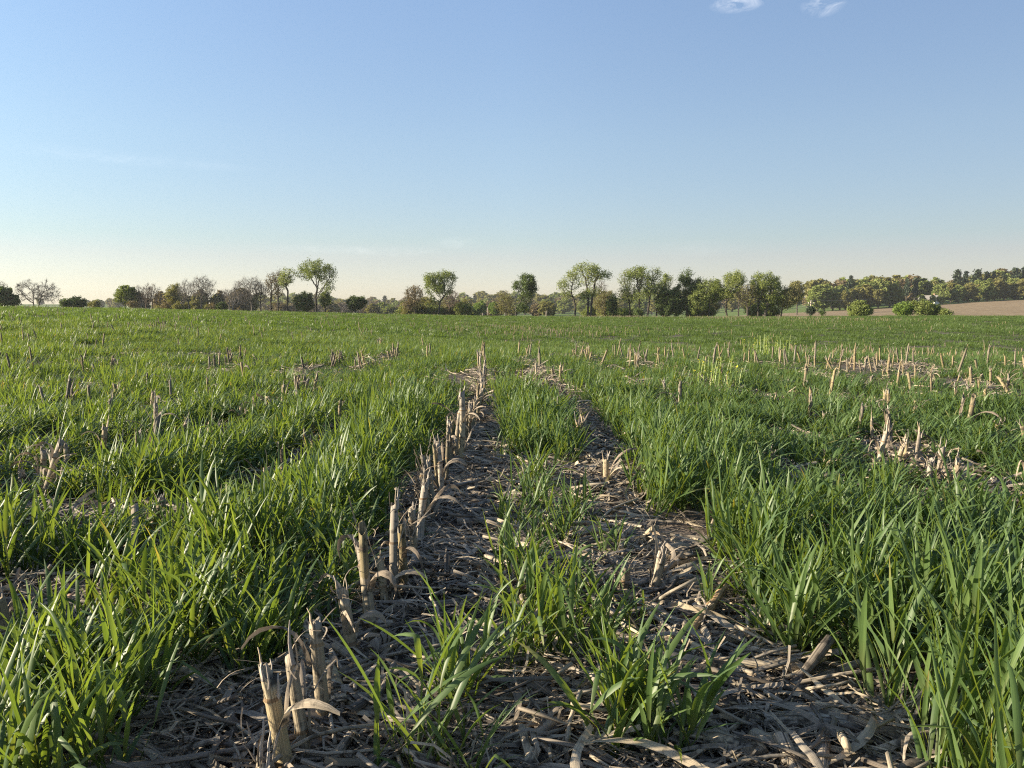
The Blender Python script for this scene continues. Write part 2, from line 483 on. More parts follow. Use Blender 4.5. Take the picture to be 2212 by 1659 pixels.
# ------------------------------------------------------------------ grass blades
def blade(mb, r, base, az_, L, w, lean, curl, twist, nseg, fold, rnd, wind=(.28, .02)):
    p = np.array(base, float)
    sd0 = np.array((-math.sin(az_), math.cos(az_), 0.0))
    hd = np.array((math.cos(az_), math.sin(az_), 0.0))
    pts, wid, side = [], [], []
    ds = L / nseg
    kink = r.random() < .07
    for i in range(nseg + 1):
        t = i / nseg
        th = lean + curl * t ** 1.7
        if kink and t > .62: th += 1.3
        d = math.sin(th) * hd + np.array((0, 0, math.cos(th))) + np.array((wind[0] * t, wind[1] * t, 0.0))
        d /= np.linalg.norm(d)
        if i: p = p + d * ds
        pts.append(p.copy())
        q = twist * t
        nm = np.cross(d, sd0); nm /= np.linalg.norm(nm) + 1e-9
        s = sd0 * math.cos(q) + nm * math.sin(q)
        s = s - d * (s @ d); s /= np.linalg.norm(s) + 1e-9
        side.append(s)
        ww = (.42 + .58 * min(1, t / .3)) if t < .3 else max(0.03, 1 - ((t - .3) / .7) ** 2.3)
        wid.append(w * ww)
    if fold is None:
        rows = [[P - S * W / 2, P + S * W / 2] for P, S, W in zip(pts, side, wid)]
        mb.quadstrip(rows, lambda i, j: (i / nseg, j * 2 - 1.0, rnd))
    else:
        mb.ribbon(pts, wid, side, rnd, fold)


def tuft(r, n, spread, Lm, wm, nseg, fold=.35, radial=.35, wind=(.28, .02), straight=.8):
    mb = MB()
    for k in range(n):
        a = r.uniform(0, 2 * PI)
        d = spread * math.sqrt(r.random())
        b = (math.cos(a) * d, math.sin(a) * d, -.01)
        out = a + r.gauss(0, .7)
        L = Lm * r.uniform(.5, 1.15)
        arch = r.random()
        curl = r.uniform(.1, .7) if arch < straight else r.uniform(.9, 1.9)
        blade(mb, r, b, out, L, wm * r.uniform(.5, 1.2), radial * (d / max(spread, .01)) * r.uniform(.3, 1.2) + r.uniform(0, .12),
              curl, r.uniform(-1.1, 1.1), nseg, fold, r.random(), wind)
    return mb


def rye(r, n, spread, Ls, Ll, w, nseg, radial=.35, wind=(.2, .02), fold=.35):
    """rye plant: n tillers, each a thin stem carrying three to five leaves"""
    mb = MB()
    for k in range(n):
        a = r.uniform(0, 2 * PI); d = spread * math.sqrt(r.random())
        p = np.array((math.cos(a) * d, math.sin(a) * d, -.01))
        out = a + r.gauss(0, .8); ls = Ls * r.uniform(.55, 1.15)
        ln = radial * (d / max(spread, .01)) * r.uniform(.2, 1.1)
        dv = np.array((math.sin(ln) * math.cos(out) + wind[0] * .4, math.sin(ln) * math.sin(out) + wind[1], math.cos(ln))); dv /= np.linalg.norm(dv)
        sd = np.array((-math.sin(out), math.cos(out), 0.0)); rn = r.random()
        mb.ribbon([p, p + dv * ls * .5, p + dv * ls], [.0048, .0042, .003], [sd] * 3, rn * .9, .5)
        ph = r.uniform(0, 2 * PI); m = r.choice((3, 4, 4, 5))
        for j in range(m):
            t = .1 + .9 * j / (m - 1)
            az_ = ph + PI * j + r.gauss(0, .45)
            L = Ll * r.uniform(.55, 1.15) * (.8 + .3 * math.sin(PI * t))
            up_ = r.uniform(.04, .3) if j == m - 1 else r.uniform(.12, .58)
            blade(mb, r, p + dv * ls * t, az_, L, w * r.uniform(.55, 1.15), up_ + ln * .4, r.uniform(.1, .75) if r.random() < .8 else r.uniform(.9, 1.8),
                  r.uniform(-1.2, 1.2), nseg, fold, r.random() * (.97 if j else 1.0), wind)
    return mb


def bare_poly(pts, grow=0):
    w = [at(*p)[:2] for p in pts]
    return np.array(w)


def inside(poly, x, y):
    c = np.zeros(x.shape, bool)
    n = len(poly)
    for i in range(n):
        x0, y0 = poly[i]; x1, y1 = poly[(i + 1) % n]
        if y0 == y1: continue
        k = ((y0 > y) != (y1 > y)) & (x < (x1 - x0) * (y - y0) / (y1 - y0) + x0)
        c ^= k
    return c


BARE = [bare_poly(q) for q in (
    [(470, 1700), (590, 1560), (645, 1450), (690, 1370), (735, 1300), (800, 1190), (858, 1090), (905, 1020), (945, 965), (985, 900), (1015, 838), (1022, 790), (1050, 790), (1056, 850),
     (1075, 900), (1095, 940), (1110, 985), (1180, 1010), (1235, 985), (1228, 930), (1195, 880), (1130, 805), (1112, 772), (1160, 775), (1245, 845), (1295, 900), (1340, 960), (1385, 1010),
     (1420, 1090), (1470, 1150), (1560, 1200), (1620, 1260), (1650, 1340), (1720, 1430), (1820, 1500), (1880, 1590), (1900, 1700)],
    [(-150, 1268), (70, 1280), (170, 1275), (205, 1335), (150, 1420), (60, 1470), (-200, 1480)],
    [(330, 1490), (430, 1440), (560, 1490), (640, 1560), (540, 1720), (400, 1720), (330, 1640)],
    [(40, 1095), (150, 1080), (270, 1125), (260, 1180), (170, 1215), (60, 1190)],
    [(300, 1130), (350, 1090), (370, 1160), (330, 1200)],
    [(1880, 990), (1935, 985), (2000, 1015), (1980, 1045), (1900, 1030)],
    [(590, 985), (655, 985), (660, 1045), (585, 1045)],
    [(420, 935), (490, 930), (500, 985), (430, 985)],
)]


# corn stubs worked out one by one: foot and tip in the photograph, label, group, thickness, details
G_ROW = 'corn stubs in the open row beside the straw strip'
G_SIDE = 'corn stubs in the strip of straw'
G_WEST = 'corn stubs poking out of the lush grass west of the open row'
G_EAST = 'corn stubs in the gap of the grass east of the strip'
HAND = [
    (566, 1745, 574, 1636, 'pale short corn stub with crushed white top at the very bottom edge of the photo', G_ROW, 1.15, dict(n_split=5, sheath=0)),
    (626, 1705, 592, 1425, 'thick tan corn stub with three grey splinters, first tall one in the row', G_ROW, 1.15, dict(n_split=5, sheath=1)),
    (664, 1655, 632, 1425, 'slim spotted corn stub with one grey shard, beside the thick three-splinter stub', G_ROW, 1.0, dict(n_split=2, sheath=1)),
    (702, 1585, 688, 1335, 'smooth tan corn stub with grey blade-like tip, standing alone behind the spotted stub', G_ROW, 1.1, dict(n_split=2, sheath=2)),
    (764, 1435, 750, 1272, 'weathered dark-sided corn stub with frayed flat top beside rye leaves', G_ROW, 1.15, dict(n_split=4, sheath=2)),
    (805, 1382, 788, 1188, 'orange-tan corn stub with broken dark crown behind the frayed one', G_ROW, 1.15, dict(n_split=3, sheath=1)),
    (832, 1312, 824, 1208, 'short brownish corn stub tucked between two taller stubs of the row', G_ROW, 1.0, dict(n_split=2, sheath=1)),
    (850, 1302, 842, 1092, 'tall corn stub with long thin grey upright shards', G_ROW, .95, dict(n_split=5, sheath=1)),
    (868, 1275, 862, 1130, 'narrow corn stub behind the one with long grey shards', G_ROW, .9, dict(n_split=2, sheath=1)),
    (895, 1226, 888, 1092, 'clean straw-coloured corn stub with dark notch at its top', G_ROW, 1.0, dict(n_split=2, sheath=0)),
    (908, 1190, 900, 1042, 'corn stub with white tuft of fibres on its top', G_ROW, 1.1, dict(n_split=6, sheath=0)),
    (926, 1130, 916, 1022, 'paired corn stub, straw-coloured one of the touching pair', G_ROW, 1.0, dict(n_split=2, sheath=1)),
    (937, 1112, 926, 992, 'paired corn stub, darker splintered one of the touching pair', G_ROW, 1.0, dict(n_split=4, sheath=1)),
    (955, 1078, 949, 955, 'corn stub with blackened torn leaf sheath hanging to the ground', G_ROW, 1.0, dict(n_split=3, sheath=4)),
    (976, 1012, 966, 908, 'ragged corn stub with thin bent grey top beside the big split one', G_ROW, 1.0, dict(n_split=4, sheath=2)),
    (984, 1000, 992, 880, 'plain corn stub directly against the big split grey one', G_ROW, .95, dict(n_split=2, sheath=1)),
    (994, 1010, 1012, 848, 'biggest leaning grey corn stub, split open and taller than its neighbours', G_ROW, 1.35, dict(n_split=6, sheath=2)),
    (1014, 962, 1016, 872, 'straw corn stub just behind the big leaning grey one', G_ROW, 1.0, dict(n_split=2, sheath=1)),
    (1022, 938, 1026, 862, 'bleached corn stub second behind the big leaning grey one', G_ROW, 1.0, dict(n_split=3, sheath=2)),
    (1028, 915, 1034, 838, 'frayed corn stub third behind the big leaning grey one', G_ROW, 1.0, dict(n_split=4, sheath=2)),
    (1036, 893, 1040, 818, 'grey ragged corn stub where the open row narrows', G_ROW, 1.0, dict(n_split=4, sheath=2)),
    (1040, 872, 1044, 800, 'tall bleached corn stub near the far end of the open row', G_ROW, 1.0, dict(n_split=4, sheath=2)),
    (1043, 852, 1046, 790, 'corn stub in the dense pale bunch at the row end, in front', G_ROW, 1.0, dict(n_split=3, sheath=2)),
    (1043, 834, 1044, 776, 'corn stub in the dense pale bunch at the row end, middle', G_ROW, 1.0, dict(n_split=3, sheath=2)),
    (1040, 818, 1038, 765, 'corn stub in the dense pale bunch at the row end, behind', G_ROW, 1.0, dict(n_split=3, sheath=2)),
    (1035, 804, 1033, 757, 'last pale corn stub of the open row before the crest', G_ROW, 1.0, dict(n_split=3, sheath=2)),
    (1308, 1062, 1310, 990, 'lone golden corn stub with torn leaf blade rising above it', G_SIDE, 1.15, dict(n_split=3, sheath=4)),
    (1255, 962, 1248, 905, 'dark brown corn stub with curled pale strips at its foot', G_SIDE, 1.1, dict(n_split=2, sheath=3)),
    (1262, 955, 1262, 900, 'small dark corn stub behind the one with curled strips', G_SIDE, 1.0, dict(n_split=2, sheath=2)),
    (1410, 1295, 1428, 1192, 'shredded brown corn stub wrapped in dangling fibres', G_SIDE, 1.1, dict(n_split=5, sheath=4)),
    (1346, 1290, 1350, 1215, 'short dark hollow corn stub beside the shredded brown one', G_SIDE, 1.2, dict(n_split=0, sheath=1)),
    (1377, 1178, 1418, 1132, 'stocky tilted corn stub pointing away from the open row', G_SIDE, 1.3, dict(n_split=1, sheath=1)),
    (1430, 1510, 1440, 1440, 'low rotten corn stub stump with black split top in straw', G_SIDE, 1.2, dict(n_split=3, sheath=2)),
    (1186, 852, 1180, 815, 'small reddish corn stub in the narrow gap beyond the big tuft', G_SIDE, 1.0, dict(n_split=2, sheath=2)),
    (1160, 820, 1155, 785, 'pale corn stub piece where the straw gap fades into grass', G_SIDE, 1.0, dict(n_split=2, sheath=2)),
    (1208, 905, 1205, 868, 'stubby grey corn stub amid flattened straw in the gap', G_SIDE, 1.0, dict(n_split=2, sheath=2)),
    (45, 1062, 52, 1012, 'squat orange-brown corn stub at the edge of the western stub clump', G_WEST, 1.2, dict(n_split=2, sheath=2)),
    (92, 1088, 122, 942, 'long slanting corn stub crossing the western stub clump', G_WEST, 1.0, dict(n_split=3, sheath=2)),
    (92, 1062, 100, 972, 'dark upright corn stub inside the western stub clump', G_WEST, 1.1, dict(n_split=3, sheath=2)),
    (126, 1072, 118, 985, 'pale flat corn stub with grey sheath in the western stub clump', G_WEST, 1.1, dict(n_split=2, sheath=3)),
    (148, 1020, 146, 962, 'black-topped corn stub just beyond the western stub clump', G_WEST, 1.1, dict(n_split=2, sheath=2)),
    (216, 1008, 234, 918, 'pale corn stub bent over at its tip like a thumb', G_WEST, 1.25, dict(n_split=4, sheath=1)),
    (259, 988, 260, 938, 'dark-capped corn stub next to the thumb-like bent one', G_WEST, 1.1, dict(n_split=1, sheath=2)),
    (296, 990, 296, 935, 'corn stub crossed by a black strap of leaf', G_WEST, 1.1, dict(n_split=2, sheath=3)),
    (335, 985, 332, 868, 'tallest forked corn stub with two prongs among grass', G_WEST, 1.1, dict(n_split=4, sheath=1)),
    (326, 905, 328, 846, 'grey corn stub behind the tall forked one', G_WEST, 1.0, dict(n_split=3, sheath=2)),
    (352, 905, 350, 862, 'short corn stub beside the grey one behind the fork', G_WEST, .9, dict(n_split=2, sheath=1)),
    (376, 962, 402, 905, 'broken corn stub whose snapped top lies sideways', G_WEST, 1.1, dict(n_split=2, sheath=3)),
    (450, 968, 447, 905, 'bright tan corn stub with dark debris leaning on it', G_WEST, 1.1, dict(n_split=2, sheath=3)),
    (470, 960, 476, 915, 'splayed reddish corn stub next to the bright tan one', G_WEST, 1.0, dict(n_split=4, sheath=3)),
    (520, 925, 518, 880, 'twin thin corn stub, first of the thin pair in grass', G_WEST, .9, dict(n_split=1, sheath=1)),
    (532, 922, 533, 882, 'twin thin corn stub, second of the thin pair in grass', G_WEST, .9, dict(n_split=1, sheath=1)),
    (612, 1035, 614, 965, 'white grey corn stub with angled tip rising from dark gap', G_WEST, 1.1, dict(n_split=2, sheath=1)),
    (634, 1020, 635, 990, 'small tan corn stub beside the white grey one', G_WEST, .8, dict(n_split=1, sheath=1)),
    (572, 1072, 577, 1008, 'grey weathered corn stub half hidden by rye leaves', G_WEST, 1.2, dict(n_split=2, sheath=3)),
    (680, 1000, 676, 950, 'round whitish corn stub top between dense rye leaves', G_WEST, 1.2, dict(n_split=2, sheath=1)),
    (662, 985, 656, 935, 'thin corn stub beside the round whitish one', G_WEST, .8, dict(n_split=2, sheath=1)),
    (318, 1170, 352, 1075, 'long pale split corn stub slanting up through the rye', G_WEST, 1.1, dict(n_split=4, sheath=1)),
    (18, 1400, -8, 1290, 'bulky grey corn stub cut by the photo edge beside straw', G_WEST, 1.6, dict(n_split=5, sheath=2)),
    (1895, 1020, 1908, 930, 'corn stub hidden under shaggy black leaf remains', G_EAST, 1.1, dict(n_split=4, sheath=5)),
    (1935, 1012, 1950, 960, 'ringed brown corn stub leaning beside the shaggy black one', G_EAST, 1.1, dict(n_split=3, sheath=2)),
    (1952, 1005, 1966, 948, 'splintered corn stub with hollow ring below its splinters', G_EAST, 1.1, dict(n_split=5, sheath=1)),
    (1978, 1020, 1976, 932, 'slender corn stub tapering to a spike', G_EAST, .9, dict(n_split=3, sheath=1)),
    (2002, 1060, 2014, 992, 'corn stub half covered by a pale fan of dead leaf', G_EAST, 1.1, dict(n_split=2, sheath=4)),
    (2022, 1052, 2036, 962, 'yellow-footed corn stub with bundle of square splinters', G_EAST, 1.1, dict(n_split=6, sheath=1)),
    (2062, 1070, 2070, 985, 'corn stub whose pale leaf folds down like a tent', G_EAST, 1.1, dict(n_split=3, sheath=4)),
    (1762, 1030, 1802, 988, 'lying tan corn stub pointing up out of the grass', G_EAST, 1.1, dict(n_split=3, sheath=1)),
]
def rowx(k, y):
    """the corn rows bend westward over the field"""
    return 0.76 * k - .48 + .075 * y - .0065 * np.minimum(y, 60) ** 2 - np.maximum(y - 60, 0) * .705


BUNCH = [  # bunches of stubs showing in the rye: place, number, length along the row, label
    (492, 790, 10, 1.1, 'corn stub in the long bunch of stubs across the western rye'),
    (725, 790, 8, .8, 'corn stub in the dark bunch between the long bunch and the open row'),
    (852, 775, 8, .9, 'corn stub in the slanting bunch next before the open row'),
    (655, 858, 7, .5, 'corn stub in the dark low bunch amid lush western rye'),
    (780, 800, 4, .5, 'corn stub in the small bunch of four west of the open row'),
    (1258, 778, 9, .9, 'corn stub in the pale bunch just east of the strip end'),
    (285, 712, 7, .9, 'corn stub in the curved bunch on the western rise'),
    (335, 712, 6, .9, 'corn stub in the second small bunch on the western rise'),
    (66, 698, 5, .5, 'corn stub in the lone far bunch on the western rise'),
    (225, 810, 5, .5, 'corn stub in the faint bunch below the western rise'),
    (818, 748, 5, .4, 'corn stub in the tight upright bunch before the central crest'),
    (1370, 800, 4, .3, 'corn stub in the tight pale bunch east of the strip end'),
    (2030, 832, 7, .9, 'corn stub in the row by the eastern photo edge'),
    (1890, 805, 8, 1.0, 'corn stub in the sunlit bunch on the eastern crest slope'),
    (1780, 800, 7, .9, 'corn stub in the shorter sunlit bunch on the eastern crest slope'),
    (2180, 845, 4, .4, 'corn stub with slanting neighbour at the eastern photo edge'),
]
rk = random.Random(31)
BST = []
for vx_, vy_, n_, L_, lab_ in BUNCH:
    bx_, by_, _ = at(vx_, vy_)
    k_ = round((bx_ - float(rowx(0, np.array(by_)))) / .76)
    sl_ = (float(rowx(k_, np.array(by_ + .1))) - float(rowx(k_, np.array(by_)))) / .1
    dn = math.hypot(1, sl_); far_ = max(1.0, math.hypot(bx_, by_) / 8)
    for q_ in range(n_):
        t_ = (q_ / max(1, n_ - 1) - .5) * L_ * far_ + rk.gauss(0, .04)
        BST.append((bx_ + sl_ * t_ / dn + rk.gauss(0, .03), by_ + t_ / dn, lab_))
HXY = np.array([at(q[0], q[1])[:2] for q in HAND] + [q[:2] for q in BST])


def density(x, y):
    """0 = bare, 1 = closed sward"""
    d = np.hypot(x, y)
    jx = x + (noise(x * 6, y * 6, 4) - .5) * .16; jy = y + (noise(x * 6, y * 6, 5) - .5) * .16
    g = np.ones_like(x)
    g[(jy < 1.38) & (jx > -.50) & (jx < .62)] = 0.0
    g[d < .95] = 0.0
    for p in BARE:
        g[inside(p, jx, jy)] = 0.0
    k = np.round((x - rowx(0, y)) / .76)
    off = np.abs(x - rowx(k, y))
    gap = noise(y * .5 + k * 7.3, k * 3.1 + 5, 6)
    g = np.where((off < .13) & (gap > .53) & (d > 3.2), g * .12, g)
    return g


def tall(x, y):
    """relative height of the sward: thin on the crest, lush in the hollows"""
    d = np.hypot(x, y); a = np.degrees(np.arctan2(x, y))
    t = .70 + .62 * (noise(x * .55, y * .55, 0) - .25) + .45 * (noise(x * 1.9, y * 1.9, 1) - .5)
    crest = np.exp(-((d - 11.0) / 4.2) ** 2) * np.clip((a - 4) / 12, 0, 1)
    t = t * (1 - .26 * crest)
    band = np.sin((x - rowx(0, y)) / .76 * .9) * .5 + .5
    t = t * np.where(d > 14, .78 + .3 * noise(x * .14, y * .14, 2), 1)
    q = (x - rowx(0, y)) / .76
    t = t * np.where(d > 18, .62 + .5 * noise(q * .45, y * .02, 3) + .25 * (np.abs(q * .25 - np.round(q * .25)) < .32), 1)
    t = t * (1 + .16 * np.clip((5 - d) / 2, 0, 1) + .16 * np.clip((4.2 - d) / 1.5, 0, 1) * np.clip((a - 6) / 8, 0, 1))
    # the rye is thin and short round the stubs and on their near side
    for hx_, hy_ in HXY:
        dd = math.hypot(hx_, hy_)
        fade = np.exp(-(((x - hx_) / (.16 + .008 * dd)) ** 2 + ((y - hy_ + .18 + .035 * dd) / (.28 + .045 * dd)) ** 2))
        t = t * (1 - .24 * fade)
    return np.clip(t, .22, 1.5)


def grid(dmin, dmax, step, half):
    n = int(2 * dmax / step) + 2
    gx = (np.arange(n) - n / 2) * step
    gy = np.arange(int(dmax / step) + 4) * step - 1.5 * 0
    X, Y = np.meshgrid(gx, gy)
    X = X + nrg.uniform(-.5, .5, X.shape) * step; Y = Y + nrg.uniform(-.5, .5, Y.shape) * step
    X = X.ravel(); Y = Y.ravel()
    d = np.hypot(X, Y); a = np.abs(np.degrees(np.arctan2(X, Y)))
    keep = (d > dmin) & (d < dmax) & ((a < half) | (d < 2.2)) & (Y > .35)
    return X[keep], Y[keep]


rb = random.Random(3)
near_v = [rye(rb, 6, .045, .12, .18, .0112, 6, .36, (.22, .03)).mesh('rye_near', M['blade']) for _ in range(20)]
mid_v = [tuft(rb, 70, .19, .20, .0104, 4, None, .35, wind=(.24, .03)).mesh('rye_mid', M['blade']) for _ in range(10)]
far_v = [tuft(rb, 170, .62, .20, .024, 2, None, .2).mesh('rye_far', M['blade_far']) for _ in range(8)]


def grass(name, meshes, dmin, dmax, step, half, tall_k, thr=.5, smooth_=False, lean=.12):
    X, Y = grid(dmin, dmax, step, half)
    g = density(X, Y)
    edge = nrg.random(X.shape)
    keep = edge < np.clip(g, 0, 1)
    clump = noise(X * 5.5, Y * 5.5, 7)
    if dmin < 5: keep &= (clump > .40) | (edge < .10)
    elif dmin < 20: keep &= (noise(X * 1.5, Y * 1.5, 6) > .40) | (edge < .16)
    X, Y = X[keep], Y[keep]
    t = tall(X, Y) * tall_k
    pos = np.stack([X, Y, H(X, Y)], 1)
    n = len(X)
    # turning the tufts would turn their wind lean too: keep the yaw within +-50 degrees
    rot = np.stack([nrg.normal(0, lean, n), nrg.normal(.03, lean, n), nrg.uniform(-1.5, 1.5, n)], 1)
    scl = np.stack([nrg.uniform(.85, 1.2, n), nrg.uniform(.85, 1.2, n), t * nrg.uniform(.62, 1.25, n)], 1)
    return scatter(name, source(name + '_source', meshes), pos, rot, scl, nrg.integers(0, len(meshes), n), [meshes[0].materials[0]])


tag(grass('grass', near_v, .55, 6.5, .078, 60, 1.0), 'lush green rye with broad windblown leaves around the straw strip', 'grass')
tag(grass('grass', mid_v, 6.3, 30, .21, 48, 1.0, lean=.08), 'dense rye sward reaching to the crest of the field', 'grass')
tag(grass('grass', far_v, 29, 97, .82, 45, .95, lean=.05), 'smooth green rye on the far slope of the field', 'grass')

# ------------------------------------------------------------------ residue litter
def litter_variants():
    r = random.Random(5); out = []
    for k in range(25):
        mb = MB()
        if k < 6:          # dry leaf strips
            L = r.uniform(.12, .34); w = r.uniform(.006, .017); n = 8
            c = r.uniform(-2.6, 2.6); tw = r.uniform(-2.6, 2.6); lift = r.uniform(0, .035)
            pts, wid, sd = [], [], []
            for i in range(n + 1):
                t = i / n; q = c * (t - .5)
                pts.append(((t - .5) * L * math.cos(q * .4), (t - .5) * L * math.sin(q * .4), .006 + lift * math.sin(PI * t) + r.uniform(0, .004)))
                wid.append(w * (1 - .6 * abs(t - .4)))
                a = tw * (t - .5)
                sd.append((-math.sin(q * .8) * math.cos(a), math.cos(q * .8) * math.cos(a), math.sin(a)))
            mb.ribbon(pts, wid, sd, r.random(), r.uniform(-.4, .6))
        elif k < 10:       # split stalk pieces, half shells
            L = r.uniform(.08, .26); R = r.uniform(.005, .0105); rows = []
            for i in range(4):
                x = (i / 3 - .5) * L; j = r.uniform(-.15, .15)
                rows.append([(x + r.uniform(-.004, .004), R * math.cos(q + j), R * .8 * math.sin(q + j)) for q in [PI * (m / 5) * 1.1 for m in range(6)]])
            rn = r.random()
            mb.quadstrip(rows, lambda i, j: (i * L / 3, j / 6, rn))
        elif k < 14:       # stringy fibres in a loose wisp
            for _ in range(r.randint(7, 12)):
                L = r.uniform(.05, .2); a = r.gauss(0, .6); w = r.uniform(.0012, .0055); c = r.uniform(-1.5, 1.5)
                ox, oy = r.uniform(-.03, .03), r.uniform(-.03, .03); pts = []
                for i in range(6):
                    t = i / 5 - .5
                    pts.append((ox + math.cos(a + c * t) * t * L, oy + math.sin(a + c * t) * t * L, .004 + .012 * r.random()))
                mb.ribbon(pts, [w] * 6, [(-math.sin(a + c * (i / 5 - .5)), math.cos(a + c * (i / 5 - .5)), .2) for i in range(6)], r.random())
        elif k >= 20:      # thick broken stalk lengths
            L = r.uniform(.12, .30); R = r.uniform(.006, .0105); c = r.uniform(-.02, .02); rn = r.random() * .6; nk = r.uniform(.3, .7)
            mb.tube([((i / 9 - .5) * L, c * (1 - (2 * i / 9 - 1) ** 2), R + .002 * r.random()) for i in range(10)], [R * r.uniform(.85, 1.1) * (1.15 if abs(i / 9 - nk) < .06 else 1) for i in range(10)], 8, rn, squash=r.uniform(.55, .9))
        elif k >= 16:      # long straws
            L = r.uniform(.14, .30); R = r.uniform(.0025, .0045); c = r.uniform(-.04, .04); rn = r.random()
            mb.tube([((i / 5 - .5) * L, c * (1 - (2 * i / 5 - 1) ** 2), .006 + .006 * r.random()) for i in range(6)], [R * r.uniform(.85, 1.15) for _ in range(6)], 5, rn)
        else:              # husk plates
            L = r.uniform(.05, .09); W = r.uniform(.018, .03); rows = []
            for i in range(6):
                t = i / 5
                ww = W * (1 - (2 * t - 1) ** 2 * .7)
                rows.append([((t - .5) * L, (j / 4 - .5) * ww, .004 + .016 * (j / 2 - 1) ** 2 + .012 * t + r.uniform(0, .003)) for j in range(5)])
            rn = r.random()
            mb.quadstrip(rows, lambda i, j: (i * L / 5, j * 1.0, rn))
        out.append(mb.mesh('litter', M['residue']))
    return out


lit = litter_variants()


def litter(name, dmin, dmax, step, half, bare_keep, green_keep, zj, sc):
    X, Y = grid(dmin, dmax, step, half)
    g = density(X, Y); e = nrg.random(X.shape)
    patch = noise(X * 2.3, Y * 2.3, 3)
    keep = e < np.where(g < .5, bare_keep * np.clip(patch * 2.1 - .15, .12, 1), green_keep)
    X, Y, g = X[keep], Y[keep], g[keep]; n = len(X)
    pos = np.stack([X, Y, H(X, Y) + nrg.uniform(.002, zj, n) * nrg.random(n)], 1)
    yaw = np.where(nrg.random(n) < .45, nrg.normal(0.1, .5, n), nrg.uniform(0, 2 * PI, n))
    rot = np.stack([nrg.normal(0, .34, n), nrg.normal(0, .2, n), yaw], 1)
    s = sc * nrg.uniform(.6, 1.35, n)
    w = np.array([1.0] * 6 + [.7] * 4 + [1.7] * 4 + [.12] * 2 + [1.5] * 4 + [.07] * 5); w /= w.sum()
    return scatter(name, source(name + '_source', lit), pos, rot, np.stack([s, s, s], 1), nrg.choice(len(lit), n, p=w), [M['residue']])


tag(litter('corn_litter', .5, 5.0, .024, 44, .95, .14, .04, .95), 'grey and tan shredded corn leaves covering the open strip of soil', 'straw')
tag(litter('corn_litter', 5.0, 14.0, .045, 41, 1.0, .06, .05, 1.0), 'matted corn straw in gaps of the rye further up the strip', 'straw')

